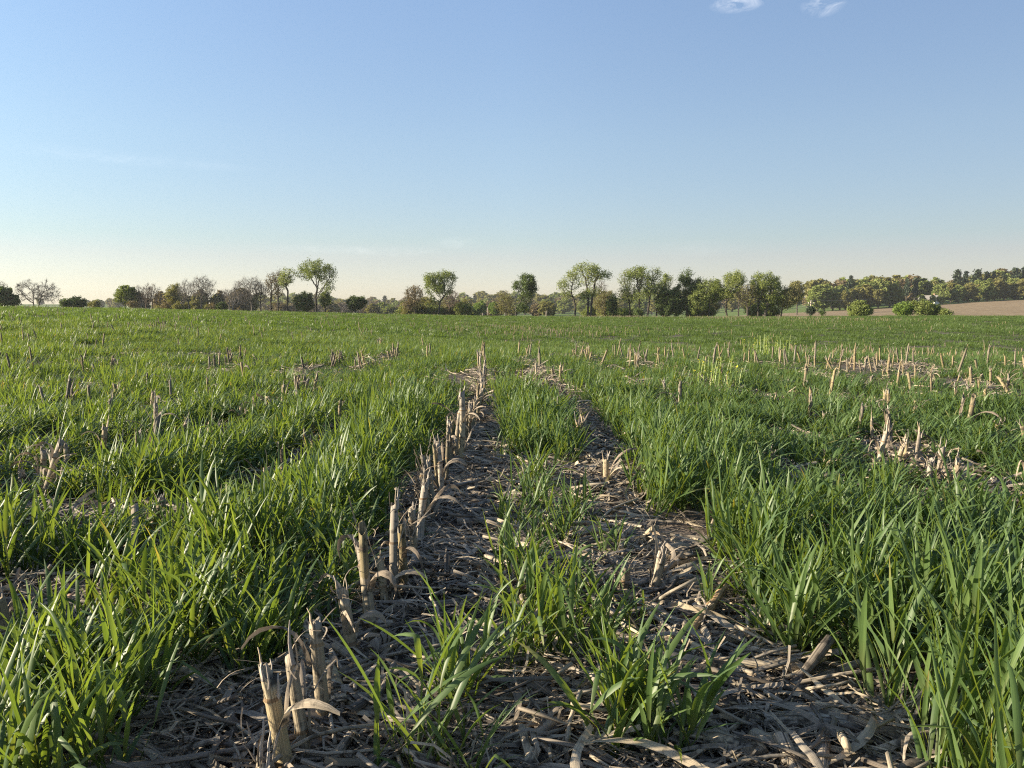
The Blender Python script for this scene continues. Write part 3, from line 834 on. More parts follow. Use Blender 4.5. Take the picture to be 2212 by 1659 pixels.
# ------------------------------------------------------------------ corn stubs
def stub_parts(r, h, R, n_split=3, sheath=1, roots=True, bend=0.0, sides=12, detail=True):
    """meshes of one cut corn stalk standing on the soil: stalk, splinters, sheaths, prop root ring"""
    st = MB(); out = {'stalk': None, 'splinter': [], 'sheath': [], 'root': []}
    zs = [-.02]
    node = r.uniform(.03, .06); nodes = []
    while node < h - .01:
        nodes.append(node); node += r.uniform(.085, .14)
    for nz in nodes: zs += [nz - .006, nz, nz + .006]
    zs += [h * q for q in (.15, .3, .5, .65, .8, .92)]
    zs = sorted(z for z in set(zs) if z < h - .004) + [h]
    rn = r.random(); ba = r.uniform(0, 2 * PI)
    jag = [max(-.9, r.gauss(0, .35)) for _ in range(sides)]
    jag = [(jag[i] + .6 * jag[i - 1]) * .010 for i in range(sides)]
    sl = r.choice((0, .006, .012, .022)); sq = r.uniform(0, 6.28)
    jag = [g_ + sl * (math.cos(2 * PI * i / sides - sq) - .6) * min(1, h / .15) for i, g_ in enumerate(jag)]
    flat = r.uniform(.8, 1.0)

    def axis(z):
        q = bend * (max(z, 0) / h) ** 2 * h
        return math.cos(ba) * q, math.sin(ba) * q
    rows = []
    lean_ = [r.uniform(.93, 1.07) for _ in range(sides)]
    for z in zs:
        t = z / h
        rad = R * .92 * (1.08 - .16 * t)
        if any(abs(z - q) < .001 for q in nodes): rad *= 1.2
        cx, cy = axis(z); row = []
        for j in range(sides):
            q = 2 * PI * j / sides
            zz = z + (jag[j] if z == h else 0)
            row.append((cx + rad * lean_[j] * math.cos(q), cy + flat * rad * lean_[j] * math.sin(q), zz))
        rows.append(row)
    cx, cy = axis(h)
    rows.append([(cx + R * .62 * math.cos(2 * PI * j / sides), cy + flat * R * .62 * math.sin(2 * PI * j / sides), h - .004 + jag[j] * .8) for j in range(sides)])
    rows.append([(cx + R * .5 * math.cos(2 * PI * j / sides), cy + flat * R * .5 * math.sin(2 * PI * j / sides), h - .022) for j in range(sides)])
    rows.append([(cx, cy, h - .026)] * sides)
    zl = zs + [h, h, h]
    st.quadstrip(rows, lambda i, j: (zl[i], j / sides * 3, rn), True)
    for f in range(len(st.f)):
        zc = sum(st.v[q][2] for q in st.f[f]) / 4
        if any(-.001 < zc - q < .0062 for q in nodes): st.m[f] = 1
    fb = MB()
    for k in range(7):
        q = r.uniform(0, 2 * PI); z0 = r.choice((h, h, r.uniform(.1, .9) * h, .02)); ax_, ay_ = axis(min(z0, h)); P = []; p = np.array((ax_ + R * math.cos(q), ay_ + R * math.sin(q), z0 - .01))
        th = r.uniform(.1, 1.2); L = r.uniform(.03, .10); dq = r.uniform(-.3, .3); dth = r.uniform(-.05, .35)
        for i in range(7):
            P.append(p.copy()); q += dq; th += dth
            p = p + L / 6 * np.array((math.sin(th) * math.cos(q), math.sin(th) * math.sin(q), math.cos(th)))
        fb.ribbon(P, [r.uniform(.0012, .0032)] * 7, [(-math.sin(q), math.cos(q), .3)] * 7, r.random())
    out['fibre'] = fb
    out['stalk'] = st
    for k in range(n_split):
        q = r.uniform(0, 2 * PI); j = int(q / (2 * PI) * sides) % sides
        L = r.uniform(.02, .06) * (1 if r.random() < .75 else 1.4); w = r.uniform(.003, .008)
        b = np.array((cx + R * .85 * math.cos(q), cy + R * .85 * flat * math.sin(q), h - .02 + jag[j]))
        o = np.array((math.cos(q), math.sin(q), 0)) * r.uniform(-.15, .2)
        sp = MB(); rs = []; rnd = r.random()
        tn = np.array((-math.sin(q), math.cos(q), 0)); nm = np.array((math.cos(q), math.sin(q), 0))
        for i in range(5):
            t = i / 4
            c = b + np.array((0, 0, 1)) * L * t + o * L * t * t + tn * r.uniform(-.002, .002)
            ww = w * (1 - .75 * t ** 1.5) / 2; th = .0016 * (1 - .6 * t)
            rs.append([c - tn * ww - nm * th, c + tn * ww - nm * th, c + tn * ww + nm * th, c - tn * ww + nm * th])
        b0 = sp.quadstrip(rs, lambda i, j: (i * L / 4, j * .3, rnd), True)
        sp.f.append((b0 + 16, b0 + 17, b0 + 18, b0 + 19)); sp.m.append(0)
        out['splinter'].append(sp)
    for k in range(sheath):
        z0 = r.uniform(.25, .85) * h; q = r.uniform(0, 2 * PI); L = r.uniform(.06, .17); w = r.uniform(.010, .022)
        sh = MB(); pts, wid, sd = [], [], []
        ax_, ay_ = axis(z0); p = np.array((ax_ + R * 1.05 * math.cos(q), ay_ + R * 1.05 * math.sin(q), z0 - .04))
        th = r.uniform(-.1, .35); dth = r.uniform(.1, .55)
        for i in range(9):
            pts.append(p.copy()); th += dth * (.5 if i < 3 else 1)
            p = p + (L + .04) / 8 * np.array((math.sin(th) * math.cos(q + .1 * i), math.sin(th) * math.sin(q + .1 * i), math.cos(th)))
            wid.append(w * (1 - .7 * (i / 8) ** 2)); a = r.uniform(-.25, .25) + .15 * i
            sd.append((-math.sin(q) * math.cos(a), math.cos(q) * math.cos(a), math.sin(a)))
        sh.ribbon(pts, wid, sd, r.random(), .45)
        out['sheath'].append(sh)
    if roots:
        for k in range(4):
            q = 2 * PI * k / 4 + r.uniform(-.4, .4); z0 = r.uniform(.01, .035)
            m_ = MB(); c = math.cos(q), math.sin(q)
            m_.tube([(c[0] * R * .9, c[1] * R * .9, z0), (c[0] * R * 1.7, c[1] * R * 1.7, z0 * .5), (c[0] * R * 2.3, c[1] * R * 2.3, -.015)], [.0032, .0028, .002], 5, r.random())
            out['root'].append(m_)
    return out


def make_stub(r, h, R, label, group, loc, tilt=(0, 0), yaw=0, mat='stub', **kw):
    p = stub_parts(r, h, R, **kw)
    root = bpy.data.objects.new('corn_stub', None); COL.objects.link(root)
    root.empty_display_size = .05
    root.location = loc; root.rotation_euler = (tilt[0], tilt[1], yaw)
    tag(root, label, 'corn stub', group)
    link('stalk', p['stalk'].mesh('stalk', [M[mat], M['stub_node']]), root)
    link('shredded_leaves', p['fibre'].mesh('shredded_leaves', M['sheath']), root)
    for s in p['splinter']: link('splinter', s.mesh('splinter', M['splinter']), root)
    for s in p['sheath']: link('sheath', s.mesh('sheath', M['sheath']), root)
    for s in p['root']: link('prop_root', s.mesh('prop_root', M['stub']), root)
    return root


def copy_stub(src, loc, rot, sc, label, group):
    r = src.copy(); COL.objects.link(r)
    r.location = loc; r.rotation_euler = rot; r.scale = sc
    r['label'] = label; r['group'] = group
    for ch in src.children:
        c = ch.copy(); COL.objects.link(c); c.parent = r
    return r


rs = random.Random(21)


def hand(bx, by, tx, ty, label, group, thick=1.0, z_extra=0.0, **kw):
    """stub whose foot and tip are seen at (bx, by) and (tx, ty)"""
    x, y, z = at(bx, by)
    ux, uy, uz = ray(tx * 1024 / 2212, ty * 768 / 1659)
    t = y / uy
    dx, dz = ux * t - x, (CH + uz * t) - z
    L = math.hypot(dx, dz)
    L = min(max(L, .06), .42)
    tilt = math.atan2(dx, max(dz, .01))
    R = kw.pop('R', .0118) * thick
    kw['bend'] = rs.uniform(-.12, .12) if by < 1560 else 0.0; kw['sheath'] = kw.get('sheath', 1) + rs.choice((0, 1, 1, 2))
    return make_stub(rs, L * 1.0, R, label, group, (x, y, z), (rs.uniform(-.13, .13), tilt + rs.gauss(0, .03)), rs.uniform(-.3, .3), **kw)


stubs = []
hand_xy = []
for bx, by, tx, ty, lab, grp, th, kw in HAND:
    o = hand(bx, by, tx, ty, lab, grp, th, **kw)
    stubs.append(o); hand_xy.append((o.location.x, o.location.y))

# rows drilled across the field: the ones that show become things, the multitude beyond is one mass
proto_src = [make_stub(rs, rs.uniform(.17, .25), rs.uniform(.0105, .014), 'corn stub', 'x', (0, 0, 0), sides=8, n_split=rs.choice((1, 2, 3)), sheath=rs.choice((1, 1, 2)), roots=False, mat='stub_old') for _ in range(9)]
hx = HXY
cand = []
rc = random.Random(77)
for k in range(-60, 75):
    y = 1.0
    while y < 96:
        y += rc.uniform(.12, .27)
        x = float(rowx(k, np.array(y))) + rc.gauss(0, .03)
        d = math.hypot(x, y); a = math.degrees(math.atan2(x, y))
        if abs(a) > 40 or d < 2.6: continue
        cand.append((d, x, y, k, a))
C = np.array([(c[0], c[1], c[2], c[3], c[4]) for c in cand])
pn = noise(C[:, 2] * .45 + C[:, 3] * 4.7, C[:, 3] * 2.3, 4)
clus = noise(C[:, 1] * .09 + 31, C[:, 2] * .09, 5)
crest = np.exp(-((C[:, 0] - 11.5) / 4.0) ** 2) * np.clip((C[:, 4] - 2) / 10, 0, 1)
pr = np.where(C[:, 0] < 9, np.where(pn > .5, .62, .10), .22 + .5 * np.clip(pn - .35, 0, 1)) + .21 * crest
west = np.clip((6 - C[:, 4]) / 14, 0, 1)
pr = np.where(C[:, 0] > 13, pr * np.clip(clus * 3.2 - 1.25, .05, 1.1), pr) * np.where(C[:, 0] > 7, 1 - .82 * west, 1)
band = np.abs(((C[:, 3] + 60) % 9) - 4) < 1.2
pr = np.where((C[:, 0] > 16) & band, pr * 2.2, pr)
dm = np.min(np.hypot(C[:, 1][:, None] - hx[None, :, 0], C[:, 2][:, None] - hx[None, :, 1]), axis=1)
okk = (nrg.random(len(C)) < pr) & (dm > .16) & ~((np.abs(C[:, 3]) < .5) & (C[:, 0] < 9.5)) & ~((np.abs(C[:, 3] - 1) < .5) & (C[:, 0] < 6))
C = C[okk][np.argsort(C[okk][:, 0])]
for x, y, lab in BST:
    s = rc.uniform(.8, 1.2)
    copy_stub(rc.choice(proto_src), (x, y, float(H(x, y))), (rc.gauss(0, .16), rc.gauss(.05, .2), rc.uniform(0, 6.28)), (s, s, rc.uniform(.6, 1.05)), lab, 'bunch: ' + lab[17:])
thin = []
for q in range(19):      # slender stubs that close up the open row
    y = 1.7 + 5.6 * (q + rc.uniform(.1, .9)) / 19
    b0 = sorted(range(2, 26), key=lambda m_: abs(HXY[m_][1] - y))[:2]
    (xa, ya), (xb, yb) = HXY[b0[0]], HXY[b0[1]]
    x = xa + (xb - xa) * ((y - ya) / (yb - ya) if abs(yb - ya) > .02 else .5)
    x = min(max(x, min(xa, xb) - .04), max(xa, xb) + .04) + rc.gauss(0, .015)
    s = rc.uniform(.7, 1.0)
    copy_stub(rc.choice(proto_src), (x, y, float(H(x, y))), (rc.gauss(0, .09), rc.gauss(.02, .10), rc.uniform(0, 6.28)), (s, s, rc.uniform(.75, 1.25)), 'slender weathered corn stub squeezed between taller ones of the open row', 'slender stubs closing up the open row')
n_ind = 300 - len(HAND) - len(BST) - 19
for d, x, y, k, a in C[:n_ind]:
    if a < -4:
        lab, grp = 'bleached corn stub poking just above the rye west of the open row', 'repeated corn stubs in the western rye'
    elif a < 7:
        lab, grp = 'bleached corn stub in the rye straight ahead near the crest', 'repeated corn stubs near the middle crest'
    elif d < 8:
        lab, grp = 'low corn stub showing between rye leaves east of the straw strip', 'repeated corn stubs in the eastern rye'
    else:
        lab, grp = 'sunlit cream corn stub in the thin rye along the eastern crest', 'repeated corn stubs on the eastern crest'
    s = rc.uniform(.8, 1.25)
    lean_ = .10 if rc.random() < .8 else .5
    copy_stub(rc.choice(proto_src), (x, y, float(H(x, y))), (rc.gauss(0, lean_), rc.gauss(.05, lean_), rc.uniform(0, 6.28)), (s, s, rc.uniform(.5, 1.05) * (1.05 if d < 8 else .55)), lab, grp)
for o in proto_src:
    for ch in list(o.children): bpy.data.objects.remove(ch)
    bpy.data.objects.remove(o)


def far_stub(r):
    mb = MB(); h = r.uniform(.2, .3); R = .0115
    tx, ty = r.gauss(0, .03), r.gauss(0, .03); n = 5; rows = []; rn = r.random()
    for z, q in ((0, 1.1), (h * .5, 1), (h * .9, .95), (h, .5)):
        rows.append([(tx * z / h + q * R * math.cos(2 * PI * j / n), ty * z / h + q * R * math.sin(2 * PI * j / n), z + (r.uniform(-.03, .03) if z == h else 0)) for j in range(n)])
    mb.quadstrip(rows, lambda i, j: (rows[i][0][2], j / n * 3, rn), True)
    return mb.mesh('corn_stub_far', M['stub_old'])


fr = C[n_ind:]
nf = len(fr)
tag(scatter('corn_stubble', source('corn_stubble_source', [far_stub(rc) for _ in range(10)]),
            np.stack([fr[:, 1], fr[:, 2], H(fr[:, 1], fr[:, 2])], 1),
            np.stack([nrg.normal(0, .12, nf), nrg.normal(0, .12, nf), nrg.uniform(0, 6.28, nf)], 1),
            np.stack([nrg.uniform(.8, 1.3, nf)] * 2 + [nrg.uniform(.65, 1.2, nf)], 1), nrg.integers(0, 10, nf), [M['stub_old']]),
    'rows of pale corn stubble speckling the far slope of the field', 'stubble')


# ------------------------------------------------------------------ fallen stalks and other pieces on the strip
def fallen(p0, p1, R, label, mat='stub', z0=.012, z1=.012, sheath=1, name='fallen_cornstalk', group='fallen corn stalks on the straw strip', bow=.01):
    a, b = np.array(at(*p0)), np.array(at(*p1))
    a[2] += z0 + .008; b[2] += z1 + .008; R *= 1.22
    L = float(np.linalg.norm(b - a)); d = (b - a) / L
    root = bpy.data.objects.new(name, None); COL.objects.link(root); root.empty_display_size = .05
    root.location = a; tag(root, label, 'corn stalk', group)
    mb = MB(); n = 16; pts, rad = [], []
    nodes = [rs.uniform(.04, .1)]
    while nodes[-1] < L: nodes.append(nodes[-1] + rs.uniform(.09, .15))
    sd = np.cross(d, (0, 0, 1)); sd /= np.linalg.norm(sd)
    for i in range(n + 1):
        t = i / n
        pts.append(d * L * t + sd * bow * math.sin(PI * t) + np.array((0, 0, .004 * math.sin(7 * t))))
        q = min(abs(L * t - z) for z in nodes)
        rad.append(R * (1.0 + .14 * math.exp(-(q / .008) ** 2)) * rs.uniform(.94, 1.05) * (1.05 - .12 * t))
    rn = rs.random()
    rows = mb.tube(pts, rad, 10, rn, cap=False, squash=rs.uniform(.72, .95))
    # ragged hollow ends
    for end in (0, -1):
        e = d * (1 if end else -1)
        c = np.mean(np.array(rows[end]), axis=0)
        r1 = [p + e * rs.uniform(0, .012) for p in rows[end]]
        r2 = [c + (p - c) * .65 + e * rs.uniform(-.004, .004) for p in rows[end]]
        r3 = [c + (p - c) * .45 - e * .02 for p in rows[end]]
        r4 = [c - e * .021] * 10
        mb.quadstrip([rows[end], r1, r2, r3, r4], lambda i, j: (i * .01, j * .3, rn), True)
    link('stalk', mb.mesh('stalk', M[mat]), root)
    for k in range(sheath):
        t = rs.uniform(.2, .8); L2 = rs.uniform(.08, .2); w = rs.uniform(.012, .024); q = rs.uniform(-.6, .6)
        sh = MB(); P, W, S = [], [], []
        p = d * L * t + np.array((0, 0, R * 1.05))
        dirv = d * math.cos(q) + sd * math.sin(q)
        for i in range(9):
            s_ = i / 8
            P.append(p + dirv * L2 * s_ + np.array((0, 0, -R * 1.3 * s_ ** 1.5 + .012 * math.sin(PI * s_))))
            W.append(w * (1 - .6 * s_)); aa = .3 * math.sin(4 * s_ + k)
            S.append(np.cross(dirv, (0, 0, 1)) * math.cos(aa) + np.array((0, 0, 1)) * math.sin(aa))
        sh.ribbon(P, W, S, rs.random(), -.35)
        link('sheath', sh.mesh('sheath', M['sheath']), root)
    return root


for a in [
    ((1492, 1388), (1561, 1341), .0092, 'amber broken corn stalk with hollow end raised off the straw', 'amber', .02, .075, 0, 'fallen_cornstalk', 'fallen corn stalks on the straw strip', 0.0),
    ((1408, 1335), (1482, 1378), .013, 'thick pale ringed corn stalk lying behind the amber broken stalk', 'stub', .02, .02, 1),
    ((1450, 1406), (1674, 1508), .007, 'long thin reed-like corn stalk slanting across the straw below the amber one', 'stub', .03, .02, 0),
    ((1096, 1532), (1295, 1484), .010, 'long grey corn stalk lying on bare soil beyond the big low tuft', 'residue', .015, .015, 1),
    ((1155, 1620), (1231, 1537), .011, 'split grey bundle-like corn stalk lying on dark soil', 'residue', .012, .016, 2),
    ((1175, 1600), (1222, 1550), .008, 'thinner grey corn stalk lying along the split bundle-like one', 'residue', .012, .016, 1),
    ((1653, 1590), (1956, 1578), .012, 'longest pale corn stalk lying level toward the eastern rye', 'stub', .02, .016, 1),
    ((1640, 1626), (1726, 1662), .012, 'pale corn stalk running off the bottom edge of the photo', 'stub', .018, .012, 1),
    ((1536, 1634), (1640, 1652), .016, 'fat husk-covered corn stalk stump lying at the bottom edge', 'stub', .02, .02, 2),
    ((1540, 1500), (1594, 1560), .010, 'ringed tan corn stalk lying between the big low tuft and the twisted leaf', 'stub', .018, .014, 0),
    ((1612, 1428), (1690, 1452), .010, 'blunt tan corn stalk half buried under straw near the eastern rye', 'stub', .014, .014, 1),
    ((446, 1668), (595, 1602), .007, 'thin dark corn stalk pointing at the foot of the first stubs', 'residue', .012, .012, 0),
    ((497, 1604), (480, 1575), .013, 'short ringed grey corn stalk butt on bare soil', 'residue', .02, .03, 1),
    ((51, 1098), (121, 1062), .012, 'smooth pale corn stalk lying by the western stub clump', 'stub', .02, .06, 1),
    ((268, 1296), (296, 1200), .011, 'bleached corn stalk slanting through the western rye over straw', 'residue', .02, .14, 1),
    ((1125, 1165), (985, 1200), .010, 'pale corn stalk lying crosswise in the strip behind the first tufts', 'stub', .014, .014, 1),
    ((1268, 1000), (1392, 1042), .008, 'thin corn stalk lying behind the lone golden stub', 'stub', .014, .014, 0),
    ((1228, 1040), (1262, 1075), .011, 'pale short corn stalk lying beside the lone golden stub', 'stub', .014, .014, 1),
    ((1318, 1118), (1400, 1072), .008, 'slim corn stalk lying in front of the lone golden stub', 'stub', .014, .014, 1),
    ((930, 1170), (1085, 1192), .011, 'broad split corn stalk lying close to the open stub row', 'residue', .014, .014, 2),
    ((1005, 1075), (1120, 1090), .010, 'grey corn stalk lying across the strip beside the torn black sheath', 'residue', .014, .014, 1),
    ((960, 1245), (1080, 1222), .009, 'tan corn stalk lying level beyond the tall first tufts', 'stub', .014, .014, 1),
    ((715, 1480), (770, 1556), .012, 'broken corn stalk sloping down from the frayed stub to the soil', 'stub', .03, .012, 2),
    ((1385, 1245), (1465, 1232), .009, 'split corn stalk lying beside the shredded brown stub', 'stub', .014, .014, 1),
    ((1620, 1350), (1705, 1388), .010, 'pale corn stalk sticking out from the eastern rye', 'stub', .02, .02, 0),
    ((1350, 1000), (1330, 1045), .008, 'tiny corn stalk offcut near the small sparse tuft', 'stub', .012, .012, 0),
]:
    fallen(*a)


# twisted dead leaf, rope-like
def twisted(p0, p1, R, label):
    a, b = np.array(at(*p0)), np.array(at(*p1))
    L = float(np.linalg.norm(b - a)); d = (b - a) / L
    s = np.cross(d, (0, 0, 1)); u = np.array((0, 0, 1.0))
    mb = MB()
    for k in range(7):
        P, W, S = [], [], []
        for i in range(26):
            t = i / 25; q = 2 * PI * k / 7 + 7.5 * t; r_ = R * (1 - .75 * t ** 2) * (.75 + .25 * math.sin(3 * k))
            P.append(d * L * t + (s * math.cos(q) + u * math.sin(q)) * r_ + u * (R + .008 + .01 * math.sin(3 * t)))
            W.append(.017 * (1 - .6 * t)); S.append(-s * math.sin(q) + u * math.cos(q))
        mb.ribbon(P, W, S, .05 + .3 * rs.random(), .25)
    o = link('twisted_leaf', mb.mesh('twisted_leaf', M['sheath']), None, tuple(a))
    tag(o, label, 'dead leaf')


twisted((1618, 1490), (1776, 1554), .017, 'grey dead corn leaf twisted like rope on the straw beneath the eastern rye')
twisted((800, 1440), (856, 1400), .022, 'bunch of crumpled grey dead leaf behind the frayed corn stub')


def curled_leaf(p, L, w, yaw, label, arc=1.8):
    x, y, z = at(*p); mb = MB(); rows = []
    for i in range(15):
        t = i / 14 - .5
        ww = w * (1 - (abs(t) * 1.7) ** 2 * .8)
        rows.append([(t * L, ww * math.sin(arc * (j / 6 - .5)), .006 + w * .5 * (1 - math.cos(arc * (j / 6 - .5))) + .02 * math.sin(5 * t) ** 2) for j in range(7)])
    mb.quadstrip(rows, lambda i, j: (i * L / 14, j * .8, .2))
    tag(link('dead_leaf', mb.mesh('dead_leaf', M['sheath']), None, (x, y, z), (0, 0, yaw)), label, 'dead leaf')


curled_leaf((1692, 1625), .12, .05, .3, 'broad curled grey husk plate in shade by the lowest lying stalk', 2.2)
curled_leaf((1730, 1545), .10, .045, -.2, 'flat smooth grey husk plate below the rope-like twisted leaf', 1.2)
curled_leaf((870, 1590), .14, .03, .9, 'pointed grey dead leaf beside the first stubs', 1.0)
curled_leaf((1075, 1300), .16, .028, .2, 'long papery dead leaf on straw beyond the first tufts', 1.2)
curled_leaf((1468, 1265), .17, .032, -.6, 'pale papery dead leaf under the stocky tilted stub', 1.4)


def cob(p, L, R, yaw, label):
    x, y, z = at(*p); mb = MB(); n = 20; rows = []
    for i in range(23):
        t = i / 22
        r_ = R * (1.05 - .45 * t ** 2) * (.35 if i in (0, 22) else 1)
        rows.append([((t - .5) * L, r_ * (1 + .13 * math.cos(8 * q + PI * (i % 2))) * math.cos(q), r_ * (1 + .13 * math.cos(8 * q + PI * (i % 2))) * math.sin(q)) for q in [2 * PI * j / n for j in range(n)]])
    mb.quadstrip(rows, lambda i, j: (i * L / 22, j / n, .5), True)
    tag(link('corn_cob', mb.mesh('corn_cob', M['cob']), None, (x, y, z + R * .9), (0, rs.uniform(-.15, .15), yaw)), label, 'corn cob')


cob((200, 1392 - 95), .13, .014, .9, 'shelled brown corn cob lying in straw between two western tufts')
cob((120, 1268), .11, .014, .3, 'greyish shelled corn cob beyond the brown one')
cob((1545, 1388), .12, .015, .5, 'grey shelled corn cob beside the amber broken stalk')
cob((290, 1260), .12, .014, .1, 'shelled corn cob half under western rye leaves')
cob((1080, 1035), .10, .013, .2, 'pale shelled corn cob among straw near the dark-sheathed stub')

# ------------------------------------------------------------------ tufts that stand alone on the strip
TUFTS = [
    ((1385, 1630), 92, .06, .25, .0150, .75, 'big low rye tuft spreading leaves wide at the bottom edge of the strip'),
    ((1000, 1525), 40, .05, .26, .0145, .65, 'sprawling rye tuft with bright arching leaves beside the first corn stubs'),
    ((880, 1690), 16, .06, .31, .0155, .3, 'few tall sunlit rye leaves rising just behind the spotted stub'),
    ((985, 1690), 22, .06, .20, .0125, .6, 'low rye tuft at the bottom edge beneath the sprawling one'),
    ((1180, 1440), 36, .05, .27, .0135, .45, 'upright rye tuft in the middle of the strip, front one of a pair'),
    ((1303, 1446), 34, .04, .24, .013, .45, 'upright dark rye tuft standing beside the front middle tuft'),
    ((1518, 1341), 15, .03, .22, .0105, .35, 'sparse thin rye tuft beyond the amber broken stalk'),
    ((1313, 1212), 24, .035, .17, .0095, .35, 'small rye tuft growing near the short dark hollow stub'),
    ((1150, 1290), 34, .08, .24, .011, .4, 'loose rye tuft between the front pair and the tall middle tuft'),
    ((1252, 1132), 30, .045, .20, .010, .4, 'narrow rye tuft in front of the lone golden corn stub'),
    ((1147, 1112), 44, .055, .25, .010, .4, 'tall middle rye tuft with many upright leaves'),
    ((1359, 1014), 22, .05, .15, .009, .6, 'small sparse rye tuft beside the lone golden stub'),
    ((1381, 1072), 18, .04, .15, .009, .5, 'tiny rye tuft at the edge of the eastern sward'),
    ((1170, 992), 90, .17, .27, .010, .35, 'broad rye clump that divides the straw strip ahead'),
    ((1130, 940), 70, .16, .25, .010, .35, 'rye clump directly behind the broad dividing one'),
    ((1105, 890), 60, .15, .25, .010, .35, 'third rye clump along the green line dividing the strip'),
    ((1150, 1062), 46, .07, .24, .010, .4, 'rye tuft next in front of the broad dividing clump'),
    ((1118, 1150), 34, .06, .22, .010, .4, 'rye tuft beside the tall middle tuft on its stub-row side'),
    ((1190, 1190), 40, .06, .24, .0105, .4, 'leafy rye tuft just below the tall middle tuft'),
    ((1095, 1262), 30, .05, .22, .011, .45, 'rye tuft between the loose middle tuft and the stub row'),
    ((1120, 1375), 30, .05, .22, .012, .5, 'rye tuft behind the front middle tuft toward the stub row'),
    ((1075, 1450), 26, .05, .2, .012, .55, 'rye tuft halfway between the sprawling tuft and the front middle tuft'),
    ((1200, 1010), 60, .13, .24, .010, .35, 'rye clump on the eastern flank of the broad dividing one'),
    ((1110, 1000), 40, .09, .22, .010, .35, 'rye clump on the stub-row flank of the broad dividing one'),
    ((1600, 1300), 26, .05, .24, .011, .45, 'outlying rye tuft before the edge of the eastern sward'),
    ((1690, 1420), 40, .06, .28, .013, .5, 'arching rye tuft at the rim of the tall eastern sward'),
    ((567, 1462), 40, .06, .24, .0115, .5, 'shaded rye tuft on bare soil west of the first stubs'),
    ((1345, 1370), 12, .04, .14, .009, .6, 'meagre rye tuft behind the upright dark one'),
    ((1240, 1320), 26, .05, .2, .010, .4, 'slim rye tuft behind the front pair of middle tufts'),
    ((470, 1448), 34, .06, .25, .0115, .5, 'dark shaded rye tuft at the rim of the bare soil'),
]
rt = random.Random(8)
for p, n, sp, L, w, rad, lab in TUFTS:
    x, y, z = at(*p)
    mb = rye(rt, max(4, int(n / 3.1)), sp, L * .5, L * .78, w * .86, 8, rad, (.16, .0))
    tag(link('rye_tuft', mb.mesh('rye_tuft', M['blade']), None, (x, y, z)), lab, 'grass tuft', 'rye tufts standing alone on the straw strip')

# flowering weeds
def weed(p, R, n, h, label):
    x, y, z = at(*p); mb = MB()
    for k in range(n):
        a = rt.uniform(0, 2 * PI); d = R * math.sqrt(rt.random()); b = np.array((d * math.cos(a), d * math.sin(a), 0.0))
        hh = h * rt.uniform(.6, 1.1); lean = (rt.gauss(0, .1), rt.gauss(0, .1))
        tp = b + np.array((lean[0] * hh, lean[1] * hh, hh))
        mb.tube([b, (b + tp) / 2, tp], [.004, .003, .002], 4, rt.random(), cap=False)
        for q in range(16):
            t = rt.uniform(.25, 1); c = b + (tp - b) * t; aa = rt.uniform(0, 2 * PI); s = rt.uniform(.01, .03)
            o = np.array((math.cos(aa), math.sin(aa), rt.uniform(-.2, .6))) * s; sd = np.array((-math.sin(aa), math.cos(aa), 0)) * s * .35
            mb.poly([c, c + o * .6 - sd, c + o * 1.4, c + o * .6 + sd], rt.random(), 1 if (t > .75 and rt.random() < .6) else 0)
    tag(link('mustard_plant', mb.mesh('mustard_plant', [M['mustard'], M['petal']], False), None, (x, y, z)), label, 'weed')


weed((1658, 775), .42, 60, .42, 'large yellow-green flowering weed on the eastern crest')
weed((1565, 845), .16, 16, .32, 'pale yellow flowering weed in the rye below the crest')
weed((1520, 838), .12, 10, .30, 'smaller yellow flowering weed beside the pale yellow one')

# ------------------------------------------------------------------ trees
def colonize(attr, start, step, kill, r, iters=90, drift=(0, 0, .08), wig=.25, influence=1e9):
    pos = [np.array(p, float) for p in start]; par = list(range(-1, len(start) - 1))
    A = np.array(attr); nd_ = np.full(len(A), 1e9); ni = np.zeros(len(A), int)
    for i, p in enumerate(pos):
        if i < len(pos) * .45: continue
        d = np.linalg.norm(A - p, axis=1); m = d < nd_; nd_[m] = d[m]; ni[m] = i
    drift = np.array(drift)
    for _ in range(iters):
        if not len(A): break
        new = []
        for i in np.unique(ni):
            g = A[ni == i] - pos[i]
            v = (g / (np.linalg.norm(g, axis=1)[:, None] + 1e-6)).sum(0)
            v /= np.linalg.norm(v) + 1e-6
            v = v + drift + np.array([r.gauss(0, wig) for _ in range(3)])
            v /= np.linalg.norm(v)
            new.append((i, pos[i] + v * step))
        for i, p in new:
            j = len(pos); pos.append(p); par.append(i)
            d = np.linalg.norm(A - p, axis=1); m = d < nd_; nd_[m] = d[m]; ni[m] = j
        keep = nd_ > kill
        A = A[keep]; nd_ = nd_[keep]; ni = ni[keep]
    return np.array(pos), np.array(par)


